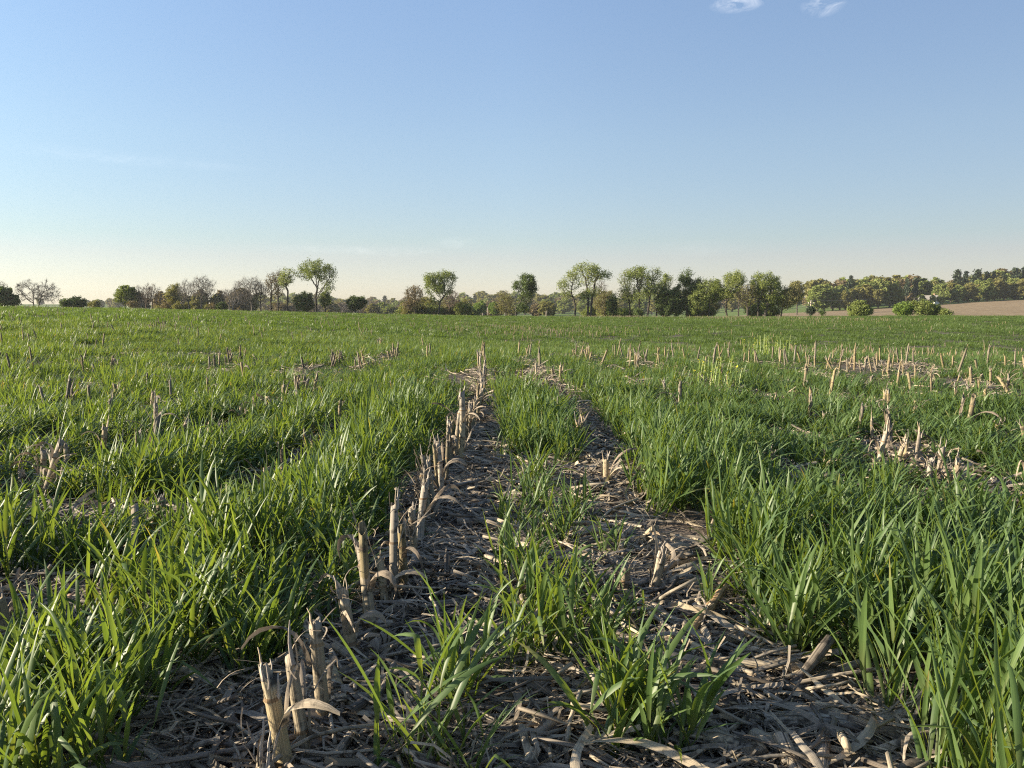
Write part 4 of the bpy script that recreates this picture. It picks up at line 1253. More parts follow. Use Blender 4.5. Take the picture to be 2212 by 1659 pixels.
def skeleton_mesh(name, pos, par, tip, mat, trunk_r, n=5, exp=2.35, extra=None, nst=4):
    N = len(pos); rad = np.zeros(N)
    leafn = np.ones(N, bool); leafn[par[par >= 0]] = False
    acc = np.zeros(N)
    for i in range(N - 1, -1, -1):
        a = acc[i] if acc[i] > 0 else tip ** exp
        rad[i] = a ** (1 / exp)
        if par[i] >= 0: acc[par[i]] += a
    k = trunk_r / max(rad[0], 1e-4)
    rad = np.where(rad > tip * 1.5, np.maximum(tip, tip + (rad - tip) * (trunk_r - tip) / max(rad[0] - tip, 1e-4)), rad)
    rad[0] *= 1.25
    e = np.nonzero(par >= 0)[0]
    p0 = pos[par[e]]; p1 = pos[e]; r0 = np.minimum(rad[par[e]], rad[e] * 1.35); r1 = rad[e]
    d = p1 - p0; L = np.linalg.norm(d, axis=1)[:, None]; d = d / (L + 1e-9)
    up = np.where(np.abs(d[:, 2:3]) > .9, np.array([[1.0, 0, 0]]), np.array([[0, 0, 1.0]]))
    a = np.cross(d, up); a /= np.linalg.norm(a, axis=1)[:, None]; b = np.cross(d, a)
    ang = np.arange(n) * 2 * PI / n
    ring = a[:, None, :] * np.cos(ang)[None, :, None] + b[:, None, :] * np.sin(ang)[None, :, None]
    V0 = (p0 - d * r0[:, None] * .5)[:, None, :] + ring * r0[:, None, None]; V1 = (p1 + d * r1[:, None] * .5)[:, None, :] + ring * r1[:, None, None]
    V = np.concatenate([V0, V1], 1).reshape(-1, 3)
    m = len(e); base = (np.arange(m) * 2 * n)[:, None]
    j = np.arange(n); j2 = (j + 1) % n
    Q = np.stack([base + j, base + j2, base + n + j2, base + n + j], -1).reshape(-1, 4)
    if extra is not None:
        Q = np.concatenate([Q, extra[1] + len(V)]); V = np.concatenate([V, extra[0]])
    return array_mesh(name, V, Q, np.full((len(V), 3), .5), mat), rad, leafn


def cards(cent, size, r, flat=.5, droop=0.0, aspect=2.0):
    """leaf-sized diamond faces with random turn"""
    n = len(cent); g = np.random.default_rng(r.randint(0, 1 << 30))
    d = g.normal(size=(n, 3)); d[:, 2] = d[:, 2] * flat - droop; d /= np.linalg.norm(d, axis=1)[:, None]
    q = g.normal(size=(n, 3)); s = np.cross(d, q); s /= np.linalg.norm(s, axis=1)[:, None] + 1e-9
    L = (size * g.uniform(.6, 1.35, n))[:, None]
    V = np.stack([cent - d * L * .5, cent + s * L / aspect * .5, cent + d * L * .5, cent - s * L / aspect * .5], 1).reshape(-1, 3)
    Q = np.arange(n * 4).reshape(-1, 4)
    rnd = np.repeat(g.random(n), 4)
    A = np.stack([np.full(n * 4, .6), np.zeros(n * 4), rnd], 1)
    return V, Q, A


def twigs(ends, dirs, r, L, w, k):
    g = np.random.default_rng(r.randint(0, 1 << 30))
    c = np.repeat(ends, k, 0); d = np.repeat(dirs, k, 0) + g.normal(0, .55, (len(ends) * k, 3)); d[:, 2] += .25
    d /= np.linalg.norm(d, axis=1)[:, None]
    s = np.cross(d, g.normal(size=d.shape)); s /= np.linalg.norm(s, axis=1)[:, None] + 1e-9
    l = (L * g.uniform(.5, 1.2, len(c)))[:, None]
    V = np.stack([c - s * w, c + s * w, c + d * l + s * w * .4, c + d * l - s * w * .4], 1).reshape(-1, 3)
    return V, np.arange(len(c) * 4).reshape(-1, 4)


def gxy(gx, cy):               # treeline survey coordinates -> frame point
    return gx * .11573, 245 + cy * .11573


def tree(name, label, D, trunks, ells, leaf=None, bark='bark', dens=1.0, seed=0, natt=330, lsize=.22, droop=0.0, group='trees along the far edge of the field', cat='tree', base_cy=None, trunk_r=None, tip=.022, twig=0, bud=None, sink=.25, shell=.35, mesh_only=False, flat=.8):
    r = random.Random(1000 + seed); g = np.random.default_rng(seed + 5)
    bx, _ = gxy(trunks[0][0], 600)
    u = (bx - 512) / F; y0 = D / math.hypot(1, u); x0 = u * y0
    z0 = float(H(x0, y0)) - sink
    mpp = y0 / F * 1.0                     # metres per frame pixel at that depth
    dep = y0

    def P(gx, cy, dy=0.0):
        px, py = gxy(gx, cy); X, Y, Z = ray(px, py); t = dep / Y
        return np.array((X * t - x0, dy, CH + Z * t - z0))
    att = []
    area = sum(a * b for _, _, a, b in ells)
    for ex, ey, rx, ry in ells:
        n = max(12, int(natt * rx * ry / area)); c = P(ex, ey)
        Rx, Rz = rx * .11573 * mpp, ry * .11573 * mpp
        Ry = Rx if len(ells) == 1 else Rx * 1.05
        q = g.normal(size=(n, 3)); q /= np.linalg.norm(q, axis=1)[:, None]
        rad = (1 - (1 - g.random(n) ** (1 / 3.0)) * (1 - shell) * 1.4)[:, None]
        lump = (1.1 if leaf else 1.0) + .27 * np.sin(q[:, :1] * 5 + seed) * np.cos(q[:, 2:3] * 6 + seed * 2) * np.cos(q[:, 1:2] * 4 + seed)
        oy = g.normal(0, Rx * .25)
        att.append(c + np.array((0, oy, 0)) + q * rad * lump * np.array((Rx, Ry, Rz)))
    att = np.concatenate(att)
    att = att[att[:, 2] > .3]
    starts_pos = []; starts_par = []
    top = att[:, 2].max(); step = max(.16, top / 34)
    allp, allq = [], []
    # each trunk grows towards its share of the crown
    tb = [P(gx, 600)[:2] * np.array((1, 0)) + np.array((0, k * .5 * (-1) ** k)) for k, (gx, *_) in enumerate(trunks)]
    own = np.argmin(np.array([np.abs(att[:, 0] - (t[0] if len(tr) < 2 else P(tr[1][0], 600)[0])) for t, tr in zip(tb, trunks)]), axis=0)
    V_all = []; off = 0
    for k, tr in enumerate(trunks):
        A = att[own == k]
        if len(A) < 8: continue
        via = [np.array((tb[k][0], tb[k][1], 0.0))] + [P(gx, cy, tb[k][1]) for gx, cy in tr[1:]]
        if len(via) == 1:
            lo = np.percentile(A[:, 2], 12)
            via.append(np.array((tb[k][0] * .8 + A[:, 0].mean() * .2, tb[k][1], max(.6, lo * .75))))
        chain = [via[0]]
        for a_, b_ in zip(via[:-1], via[1:]):
            m = max(1, int(np.linalg.norm(b_ - a_) / step))
            for i in range(m):
                chain.append(a_ + (b_ - a_) * (i + 1) / m + np.array([r.gauss(0, .05) * step for _ in range(3)]))
        pos, par = colonize(A, chain, step, step * 1.6, r, wig=.22)
        allp.append(pos); allq.append(np.where(par >= 0, par + off, -1)); off += len(pos)
    pos = np.concatenate(allp); par = np.concatenate(allq)
    tr_r = trunk_r or max(.07, top * .0175)
    ends_mask = np.ones(len(pos), bool); ends_mask[par[par >= 0]] = False
    ends = pos[ends_mask]; dirs = ends - pos[par[ends_mask]]; dirs /= np.linalg.norm(dirs, axis=1)[:, None] + 1e-9
    extra = None
    if twig:
        kids = np.bincount(par[par >= 0], minlength=len(pos))
        ok_ = (par >= 0) & (pos[:, 2] > top * .25) & (kids < 2)
        d_ = pos[ok_] - pos[par[ok_]]; d_ /= np.linalg.norm(d_, axis=1)[:, None] + 1e-9
        extra = twigs(np.concatenate([ends, ends, pos[ok_]]), np.concatenate([dirs, dirs, d_]), r, top * .10, .0085, max(2, int(twig * .6)))
    me, rad, _ = skeleton_mesh('trunk', pos, par, tip, M[bark], tr_r, 6 if top > 4 else 4, extra=extra)
    crown = None
    if leaf:
        thin = np.nonzero(rad < max(tip * 2.2, .05))[0]
        w = g.random(len(thin)) < .94
        thin = thin[w]
        per = max(1, int(round(34 * dens)))
        cl = np.repeat(pos[thin], per, 0)
        keep = g.random(len(cl)) < np.repeat(np.clip(-.05 + 1.5 * noise(pos[thin, 0] * .9 + seed * 3, pos[thin, 2] * .9 + pos[thin, 1] * .6, 2), .1, 1), per)
        cl = cl[keep] + g.normal(0, step * .75, (int(keep.sum()), 3)) * np.array((1.35, 1.35, 1.1))
        cl[:, 2] -= droop * step * g.random(len(cl)) * 2.5
        V, Q, A = cards(cl, lsize, r, flat, droop * .8)
        crown = array_mesh('crown', V, Q, A, M[leaf], smooth=False)
    if mesh_only: return me, crown, top
    root = bpy.data.objects.new(name, None); COL.objects.link(root)
    root.location = (x0, y0, z0); tag(root, label, cat, group)
    link('trunk', me, root)
    if crown: link('crown', crown, root)
    return root


def b(k, x): return 2212 * k + x


T = [
    # name, label, distance, trunks, ellipsoids, options
    ('evergreen_tree', 'dark bushy evergreen cut by the photo edge', 140, [(15,)], [(0, 430, 80, 65), (70, 475, 75, 45), (120, 495, 35, 28)], dict(leaf='lf_dark', dens=1.5, lsize=.3)),
    ('bare_tree', 'bare twiggy treetop showing behind the dark bushy evergreen', 155, [(0,)], [(15, 380, 60, 70)], dict(bark='bark_grey', twig=6, natt=260)),
    ('bare_tree', 'wide bare tree standing alone with two spreading halves', 145, [(300,), (330, (380, 420))], [(240, 400, 85, 95), (390, 395, 110, 85), (440, 460, 65, 50), (350, 420, 70, 80)], dict(bark='bark_grey', twig=9, natt=520, tip=.016)),
    ('shrub', 'small dark round shrub between the lone bare tree and a bigger shrub', 140, [(570,)], [(570, 500, 42, 36)], dict(leaf='lf_dark', dens=1.6, lsize=.24, cat='shrub')),
    ('shrub', 'bigger dark shrub beside the small dark round one', 142, [(665,)], [(640, 500, 50, 38), (685, 498, 52, 42)], dict(leaf='lf_dark', dens=1.6, lsize=.24, cat='shrub')),
    ('shrub', 'low greyish shrub after the two dark shrubs', 170, [(815,)], [(800, 515, 45, 22), (835, 510, 35, 30)], dict(leaf='lf_olive', dens=1.0, lsize=.24, cat='shrub')),
    ('leafy_tree', 'small round leafy tree at the start of the long tree belt', 140, [(1080,)], [(1085, 415, 78, 60), (1035, 450, 40, 45), (1130, 470, 45, 45)], dict(leaf='lf_mid', dens=1.2)),
    ('shrub', 'low rusty brush at the foot of the small round leafy tree', 138, [(1150,)], [(1150, 510, 45, 26)], dict(leaf='lf_bud', dens=0.35, cat='shrub', bark='bark_brown', twig=3)),
    ('bare_tree', 'thin bare tree just past the small round leafy tree', 140, [(1165,)], [(1190, 430, 50, 80)], dict(bark='bark_brown', twig=7, natt=300, tip=.016)),
    ('bare_tree', 'narrow upright bare tree, second in the bare trio', 142, [(1265,)], [(1265, 430, 45, 85)], dict(bark='bark_brown', twig=7, natt=300, tip=.016)),
    ('bare_tree', 'fuller bare brown tree, third in the bare trio', 141, [(1312,)], [(1335, 425, 62, 80)], dict(bark='bark_brown', twig=7, natt=320, tip=.016)),
    ('leafy_tree', 'yellow-green tree partly hidden by the fan-shaped bare tree', 150, [(1525,)], [(1510, 430, 62, 85), (1530, 370, 35, 40)], dict(leaf='lf_olive', dens=.9)),
    ('bare_tree', 'slim bare tree overlapping the yellow-green one', 140, [(1640,)], [(1600, 400, 60, 90)], dict(bark='bark_grey', twig=8, natt=340, tip=.016)),
    ('bare_tree', 'large fan-shaped bare tree with dark trunk', 138, [(1740,)], [(1755, 380, 108, 102)], dict(bark='bark_grey', twig=9, natt=560, tip=.016)),
    ('shrub', 'dark round bush at the foot of the grey wood', 140, [(1920,)], [(1920, 528, 38, 28)], dict(leaf='lf_dark', dens=1.5, lsize=.24, cat='shrub')),
    ('bare_tree', 'broad bare tree between the grey wood and the budding trees', 140, [(2180,)], [(2105, 390, 95, 95), (2190, 370, 90, 85)], dict(bark='bark_grey', twig=9, natt=520, tip=.016)),
    ('bare_tree', 'dark bare tree leaning next to the broad bare one', 139, [(b(1, 40),)], [(b(1, 40), 410, 60, 85)], dict(bark='bark', twig=7, natt=320, tip=.018)),
    ('budding_tree', 'reddish budding tree, first of two by the slender tall tree', 141, [(b(1, 128),)], [(b(1, 135), 350, 58, 100)], dict(leaf='lf_bud', dens=0.28, twig=4, natt=380)),
    ('budding_tree', 'reddish budding tree, nearer the slender tall tree', 143, [(b(1, 190),)], [(b(1, 195), 330, 45, 105)], dict(leaf='lf_bud', dens=0.30, twig=4, natt=340)),
    ('leafy_tree', 'slender tall yellow-green tree with long dark trunk', 138, [(b(1, 268), (b(1, 275), 420))], [(b(1, 285), 265, 62, 65), (b(1, 240), 310, 45, 50)], dict(leaf='lf_light', dens=.8, natt=340)),
    ('leafy_tree', 'big rounded willow with forked trunk standing above the belt', 136, [(b(1, 520), (b(1, 518), 470))],
     [(b(1, 515), 200, 135, 72), (b(1, 415), 250, 65, 58), (b(1, 615), 250, 65, 85), (b(1, 640), 345, 45, 40), (b(1, 555), 390, 40, 50)], dict(leaf='lf_mid', dens=1.0, natt=620, droop=.5)),
    ('shrub', 'dark dense bush leaning on the trunk of the big willow', 139, [(b(1, 410),)], [(b(1, 420), 485, 75, 78)], dict(leaf='lf_dark', dens=1.5, cat='shrub')),
    ('shrub', 'drooping dark bush on the far side of the big willow', 139, [(b(1, 600),)], [(b(1, 598), 460, 45, 60)], dict(leaf='lf_mid', dens=1.2, cat='shrub', droop=.6)),
    ('shrub', 'solitary dark shrub tree in front of the distant wood', 138, [(b(1, 860),)], [(b(1, 855), 505, 62, 62), (b(1, 915), 485, 38, 32)], dict(leaf='lf_dark', dens=1.3, cat='shrub')),
    ('budding_tree', 'orange-brown budding tree beside the leaning willow', 140, [(b(1, 1378),)], [(b(1, 1370), 430, 78, 72), (b(1, 1315), 515, 50, 45)], dict(leaf='lf_bud', dens=0.20, bark='bark_brown', twig=6, natt=420)),
    ('shrub', 'olive undergrowth tree beneath the leaning willow', 150, [(b(1, 1490),)], [(b(1, 1480), 520, 75, 70)], dict(leaf='lf_olive', dens=.9, cat='shrub')),
    ('leafy_tree', 'leaning willow with bent dark trunk and windblown crown', 136, [(b(1, 1568), (b(1, 1590), 490), (b(1, 1635), 430))],
     [(b(1, 1625), 285, 90, 68), (b(1, 1520), 275, 65, 40), (b(1, 1560), 370, 85, 40), (b(1, 1490), 350, 35, 55), (b(1, 1660), 390, 40, 40)], dict(leaf='lf_mid', dens=1.1, natt=560, droop=.5)),
    ('bare_tree', 'bare brown tree right behind the bent trunk of the leaning willow', 142, [(b(1, 1665),)], [(b(1, 1690), 470, 80, 78)], dict(bark='bark_brown', twig=7, natt=360)),
    ('shrub', 'bright green bush in the valley, biggest of three', 215, [(b(1, 1930),)], [(b(1, 1930), 540, 55, 48)], dict(leaf='lf_bright', dens=1.1, cat='shrub', lsize=.36)),
    ('shrub', 'bright green bush in the valley beside the biggest', 225, [(b(1, 2060),)], [(b(1, 2060), 548, 50, 45)], dict(leaf='lf_bright', dens=1.1, cat='shrub', lsize=.36)),
    ('shrub', 'low dull green bush in the valley near the leaning willow', 215, [(b(1, 1770),)], [(b(1, 1765), 560, 60, 42)], dict(leaf='lf_mid', dens=1.1, cat='shrub', lsize=.36)),
    ('budding_tree', 'brown half-bare tree just before the dark lopsided tree', 150, [(b(1, 2172),)], [(b(1, 2150), 500, 75, 90)], dict(leaf='lf_olive', dens=.2, bark='bark_brown', twig=5, natt=360)),
    ('leafy_tree', 'dark lopsided tree with curved trunk, dense crown shaped like smoke', 134, [(b(2, 32), (b(2, 34), 540), (b(2, 75), 490))],
     [(b(2, 130), 325, 72, 72), (b(2, 40), 365, 36, 42), (b(2, 115), 440, 65, 85), (b(2, 110), 535, 48, 42), (b(2, 170), 350, 45, 55)], dict(leaf='lf_dark', dens=1.7, natt=560)),
    ('shrub', 'yellowish round tree in the valley behind the sparse pair', 220, [(b(2, 290),)], [(b(2, 285), 545, 50, 60), (b(2, 340), 555, 35, 55)], dict(leaf='lf_olive', dens=1.2, cat='shrub', lsize=.36)),
    ('shrub', 'brown-olive bush in the valley next to the yellowish round one', 225, [(b(2, 210),)], [(b(2, 210), 560, 50, 50)], dict(leaf='lf_bud', dens=1.0, cat='shrub', lsize=.36)),
    ('leafy_tree', 'sparse light tree with forked trunk, partner of the taller airy tree', 138, [(b(2, 545), (b(2, 548), 520))],
     [(b(2, 530), 265, 65, 50), (b(2, 450), 360, 50, 65), (b(2, 555), 330, 42, 50), (b(2, 480), 430, 55, 40)], dict(leaf='lf_light', dens=.75, natt=430)),
    ('leafy_tree', 'tall airy tree with flat-topped crown reaching sideways', 136, [(b(2, 655), (b(2, 660), 470)), (b(2, 674), (b(2, 690), 450))],
     [(b(2, 650), 215, 100, 55), (b(2, 770), 255, 90, 42), (b(2, 640), 300, 55, 55), (b(2, 700), 395, 60, 55), (b(2, 625), 430, 45, 40)], dict(leaf='lf_light', dens=.9, natt=600)),
    ('bare_tree', 'grey bare tree just behind the tall airy tree', 145, [(b(2, 785),)], [(b(2, 772), 375, 48, 72)], dict(bark='bark_grey', twig=6, natt=280)),
    ('budding_tree', 'brown-leafed understory tree beside the tall airy tree', 142, [(b(2, 800),)], [(b(2, 790), 490, 92, 95)], dict(leaf='lf_olive', dens=.22, bark='bark_brown', twig=4, natt=420)),
    ('shrub', 'dark upright bush at the end of the brown understory', 140, [(b(2, 870),)], [(b(2, 868), 530, 42, 80)], dict(leaf='lf_dark', dens=1.2, cat='shrub')),
    ('leafy_tree', 'pale leafing tree with thin straight trunk', 140, [(b(2, 1022),)], [(b(2, 985), 300, 50, 88), (b(2, 1000), 430, 85, 75)], dict(leaf='lf_light', dens=.6, natt=430, twig=2)),
    ('leafy_tree', 'massive domed tree with two dark trunks', 137, [(b(2, 1102), (b(2, 1100), 480)), (b(2, 1160), (b(2, 1185), 470))],
     [(b(2, 1110), 255, 110, 65), (b(2, 1225), 260, 65, 62), (b(2, 1180), 350, 105, 70), (b(2, 1130), 430, 80, 50)], dict(leaf='lf_mid', dens=1.1, natt=640)),
    ('leafy_tree', 'paler tree leaning out behind the massive domed tree', 143, [(b(2, 1245),)], [(b(2, 1335), 300, 45, 48), (b(2, 1290), 390, 80, 75)], dict(leaf='lf_mid', dens=.8, natt=360)),
    ('shrub', 'small bush at the foot of the pale leafing tree', 136, [(b(2, 950),)], [(b(2, 950), 580, 42, 32)], dict(leaf='lf_mid', dens=1.2, cat='shrub', lsize=.22)),
    ('shrub', 'small bush at the foot of the massive domed tree', 135, [(b(2, 1100),)], [(b(2, 1100), 582, 35, 32)], dict(leaf='lf_dark', dens=1.2, cat='shrub', lsize=.22)),
    ('leafy_tree', 'broad dark thicket tree reaching the ground', 138, [(b(2, 1340),), (b(2, 1420),)], [(b(2, 1325), 490, 85, 105), (b(2, 1430), 480, 85, 115)], dict(leaf='lf_dark', dens=1.6, natt=560)),
    ('evergreen_tree', 'blackish tall dense tree with narrow pointed top', 140, [(b(2, 1510),)], [(b(2, 1508), 290, 52, 85), (b(2, 1590), 355, 52, 68), (b(2, 1540), 400, 70, 60)], dict(leaf='lf_dark', dens=1.9, natt=480)),
    ('leafy_tree', 'broad green tree mass beside the blackish tall tree', 139, [(b(2, 1700),), (b(2, 1600),)], [(b(2, 1710), 395, 130, 100), (b(2, 1595), 480, 85, 90)], dict(leaf='lf_mid', dens=1.3, natt=620)),
    ('leafy_tree', 'lighter green tree with slanting trunk in the belt', 138, [(b(2, 1868), (b(2, 1845), 540))], [(b(2, 1930), 300, 98, 68), (b(2, 1880), 400, 85, 75)], dict(leaf='lf_light', dens=1.0, natt=520)),
    ('bare_tree', 'dark bare branchy tree below the lighter green ones', 137, [(b(2, 1955),), (b(2, 2025),)], [(b(2, 2025), 440, 85, 90)], dict(bark='bark', twig=7, natt=420, leaf='lf_olive', dens=.15)),
    ('leafy_tree', 'pair-trunked green tree closing the belt before the brown field', 138, [(b(2, 2130),), (b(2, 2176),)], [(b(2, 2180), 315, 112, 78), (b(2, 2240), 420, 110, 120), (b(2, 2120), 400, 60, 60)], dict(leaf='lf_mid', dens=1.0, natt=640)),
    ('bare_tree', 'crooked half-bare tree reaching over the brown field', 139, [(b(3, 108),)], [(b(3, 190), 450, 88, 80), (b(3, 130), 500, 50, 60)], dict(bark='bark', twig=6, natt=400, leaf='lf_olive', dens=.3)),
    ('leafy_tree', 'pale olive tree beyond the crooked half-bare one', 260, [(b(3, 250),)], [(b(3, 248), 385, 58, 68)], dict(leaf='lf_olive', dens=1.1, natt=300, lsize=.45)),
    ('evergreen_tree', 'small dark spruce-like bush under the utility pole', 128, [(b(3, 368),)], [(b(3, 368), 572, 36, 32), (b(3, 366), 545, 14, 22)], dict(leaf='lf_pine', dens=1.8, cat='shrub', lsize=.2)),
    ('shrub', 'tiny dark bush a little past the utility pole', 128, [(b(3, 467),)], [(b(3, 467), 585, 18, 20)], dict(leaf='lf_dark', dens=1.4, cat='shrub', lsize=.18)),
    ('shrub', 'tall dark green bush with peaked top before the brown field', 127, [(b(3, 785),)], [(b(3, 785), 565, 88, 50), (b(3, 790), 520, 50, 45), (b(3, 860), 585, 35, 25)], dict(leaf='lf_mid', dens=1.6, cat='shrub', lsize=.22, natt=420)),
    ('shrub', 'bright round green bush before the brown field', 127, [(b(3, 1165),)], [(b(3, 1165), 558, 70, 52)], dict(leaf='lf_bright', dens=1.6, cat='shrub', lsize=.2, natt=360)),
    ('shrub', 'widest green bush beside the bright round one', 127, [(b(3, 1340),), (b(3, 1440),)], [(b(3, 1335), 545, 85, 62), (b(3, 1430), 560, 65, 50)], dict(leaf='lf_mid', dens=1.7, cat='shrub', lsize=.22, natt=480)),
    ('shrub', 'low green bush trailing off the widest one', 127, [(b(3, 1540),)], [(b(3, 1535), 585, 50, 28)], dict(leaf='lf_mid', dens=1.6, cat='shrub', lsize=.2)),
]
for i, (nm, lab, D, tr, el, op) in enumerate(T):
    op = dict(op)
    tree(nm, lab, D, tr, el, seed=i + 1, **op)

rq = random.Random(4)
for i in range(46):
    px = rq.choice((rq.uniform(590, 772), rq.uniform(590, 772), rq.uniform(400, 470), rq.uniform(130, 300)))
    gx = px / .11573; hh = rq.uniform(28, 75); cy0 = (315 - 245) / .11573 - hh * .8
    west = px < 300
    tree('brush', 'grey-brown brush filling in between the western bare trees' if west else 'low olive-brown brush filling in between trunks of the tree belt', rq.uniform(141, 150), [(gx,)],
         [(gx + rq.uniform(-20, 20), cy0, rq.uniform(35, 75), hh), (gx + rq.uniform(-50, 50), cy0 + 25, rq.uniform(30, 50), hh * .6)],
         leaf=rq.choice(('lf_bud', 'lf_olive')) if west else rq.choice(('lf_olive', 'lf_mid', 'lf_mid', 'lf_light', 'lf_olive')), dens=rq.uniform(.5, 1.1), seed=700 + i, natt=150, cat='shrub', bark='bark_brown', twig=3,
         group='brush among the western bare trees' if west else 'brush among the belt trees')

# ------------------------------------------------------------------ woods on the far slopes
def wood_variant(kind, seed):
    leaf = {'olive': 'lf_olive', 'light': 'lf_light', 'mid': 'lf_mid', 'pine': 'lf_pine', 'bud': 'lf_bud', 'bare': None}[kind]
    # grown at a neutral spot, 12 m tall
    el = {'pine': [(4800, 420, 42, 60), (4800, 330, 30, 60), (4790, 260, 16, 40)], 'bare': [(4800, 380, 90, 120)]}.get(
        kind, [(4800, 360, 95, 90), (4750, 450, 90, 85), (4860, 440, 85, 85), (4800, 530, 100, 60)])
    me, cr, top = tree('x', '', 130, [(4800,)], el, leaf=leaf, bark='bark_grey' if kind in ('bare', 'bud') else 'bark', dens=.9 if kind != 'pine' else 1.3,
                       seed=300 + seed, natt=230, lsize=.6, twig=4 if kind in ('bare', 'bud') else 0, tip=.035, mesh_only=True, sink=0, trunk_r=.22)
    return me, cr, top


WV = {k: [wood_variant(k, i * 7 + j) for j in range(n)] for i, (k, n) in enumerate((('olive', 3), ('light', 3), ('mid', 3), ('pine', 2), ('bud', 3), ('bare', 2)))}
rw = random.Random(99)


def wood_tree(px, top_py, D, kind, label, group, hmin=4.0, wide=1.0, name='woodland_tree'):
    u = (px - 512) / F; y = D / math.hypot(1, u); x = u * y; z = float(H(x, y))
    X, Y, Z = ray(px, top_py)
    h = max(hmin, CH + Z * y / Y - z)
    me, cr, top = rw.choice(WV[kind])
    root = bpy.data.objects.new(name, None); COL.objects.link(root)
    root.location = (x, y, z - .3); s = h / top
    root.scale = (s * wide * rw.uniform(.9, 1.15), s * wide * rw.uniform(.9, 1.15), s * 1.02); root.rotation_euler = (0, 0, rw.uniform(0, 6.28))
    tag(root, label, 'tree', group)
    link('trunk', me, root)
    if cr: link('crown', cr, root)
    return root


def pick(ws):
    q = rw.random() * sum(w for _, w in ws)
    for k, w in ws:
        q -= w
        if q <= 0: return k
    return ws[0][0]


# grey-brown wood behind the bare trees in the west
for i in range(34):
    px = rw.uniform(128, 262); py = float(np.interp(px, [128, 150, 165, 215, 262], [293, 291, 289, 289, 287])) + rw.uniform(-1, 5)
    wood_tree(px, py, rw.uniform(185, 235), pick([('bare', 3), ('bud', 2), ('olive', 1)]), 'dull grey-brown tree in the hazy wood behind the western bare trees', 'trees of the western grey wood')
# far low woods on the western skyline
for i in range(26):
    px = rw.uniform(-30, 135); py = float(np.interp(px, [-30, 20, 90, 135], [301, 301, 301.5, 296])) + rw.uniform(-.8, 2)
    wood_tree(px, py, rw.uniform(620, 840), pick([('mid', 1), ('olive', 2), ('bud', 1)]), 'tiny faded tree in the far low wood on the western skyline', 'trees of the far western wood', 6, 1.5)
# valley wood across the middle
MID_TOP = [(255, 293), (310, 294), (345, 295), (420, 297), (450, 295), (485, 292.5), (530, 291), (560, 291), (620, 292), (700, 289), (760, 290), (800, 291)]
for i in range(120):
    D = (700, 610, 520, 430)[i % 4] + rw.uniform(-30, 30)
    px = 258 + (806 - 258) * (i + rw.random()) / 120
    py = float(np.interp(px, [p for p, _ in MID_TOP], [q for _, q in MID_TOP])) + rw.uniform(-.8, 1.5) + (700 - D) * .026
    wood_tree(px, py, D, pick([('olive', 3), ('mid', 2.4), ('bud', 1.2), ('light', 1.0), ('pine', .4)]), 'small hazy tree in the distant valley wood behind the tree belt', 'trees of the distant valley wood', 6, 1.45)
for i in range(44):
    px = 258 + (520 - 258) * (i + rw.random()) / 44
    wood_tree(px, rw.uniform(301.5, 306), rw.uniform(270, 330), pick([('bare', 2), ('bud', 2.4), ('olive', 1.4), ('mid', .6)]), 'low dull tree at the foot of the distant valley wood', 'low trees below the valley wood', 3, 1.7)
# wood above the brown field
TOPF = [(806, 293), (815, 283), (830, 283), (850, 285), (875, 277), (900, 278), (925, 282), (945, 279), (970, 276), (1000, 277), (1024, 273), (1070, 272)]
BACK = [(806, 288), (815, 281), (840, 279), (870, 276), (900, 277), (940, 279), (960, 274), (985, 271), (1010, 270), (1024, 268), (1070, 267)]
for i in range(34):
    px = 812 + (1075 - 812) * (i + rw.uniform(.1, .9)) / 34
    if 899 < px < 938: continue
    d0 = float(np.interp(math.degrees(math.atan((px - 512) / F)), A1, OUT)) + 8
    py = float(np.interp(px, [p for p, _ in TOPF], [q for _, q in TOPF])) + rw.uniform(1, 7)
    wood_tree(px, py, d0 + rw.uniform(0, 12), pick([('light', 3), ('mid', 3), ('olive', 1.5)]), 'fresh green tree in the front rank of the wood above the brown field', 'front trees above the brown field', 6, 1.15)
for i in range(44):
    px = 812 + (1080 - 812) * (i + rw.random()) / 44
    d0 = float(np.interp(math.degrees(math.atan((px - 512) / F)), A1, OUT)) + 40
    py = float(np.interp(px, [p for p, _ in BACK], [q for _, q in BACK])) + rw.uniform(-1.8, 6)
    wood_tree(px, py, d0 + rw.uniform(0, 40), pick([('bud', .8), ('olive', 3), ('mid', 2), ('light', .8)]), 'brownish taller tree in the back rank of the wood above the brown field', 'back trees above the brown field', 8, 1.25)
for px, py, w, lab in [(848, 276.5, .8, 'slim dark pine spire standing among brown treetops of the hill wood'), (904, 277.5, .9, 'ragged dark pine before the thinner of two gaps in the hill wood'), (912, 278, 1.0, 'ragged dark pine close beside another in the hill wood'),
                       (953, 270.5, 1.3, 'dark pine topping the hill wood above the white house'), (962, 272, 1.0, 'lower dark pine next to the one above the white house'), (974, 269.5, 1.5, 'broad dark pine with layered boughs in the hill wood'),
                       (983, 271.5, 1.2, 'dark pine shouldering the broad layered one'), (990, 272, .9, 'small dark pine last of the pine group'), (1012, 268.5, 1.2, 'dark pine on the highest skyline of the hill wood'), (1021, 267.5, 1.2, 'dark pine at the photo edge on the highest skyline')]:
    d0 = float(np.interp(math.degrees(math.atan((px - 512) / F)), A1, OUT)) + 34
    wood_tree(px, py, d0, 'pine', lab, 'pines of the hill wood', 8, w * .95, 'pine_tree')


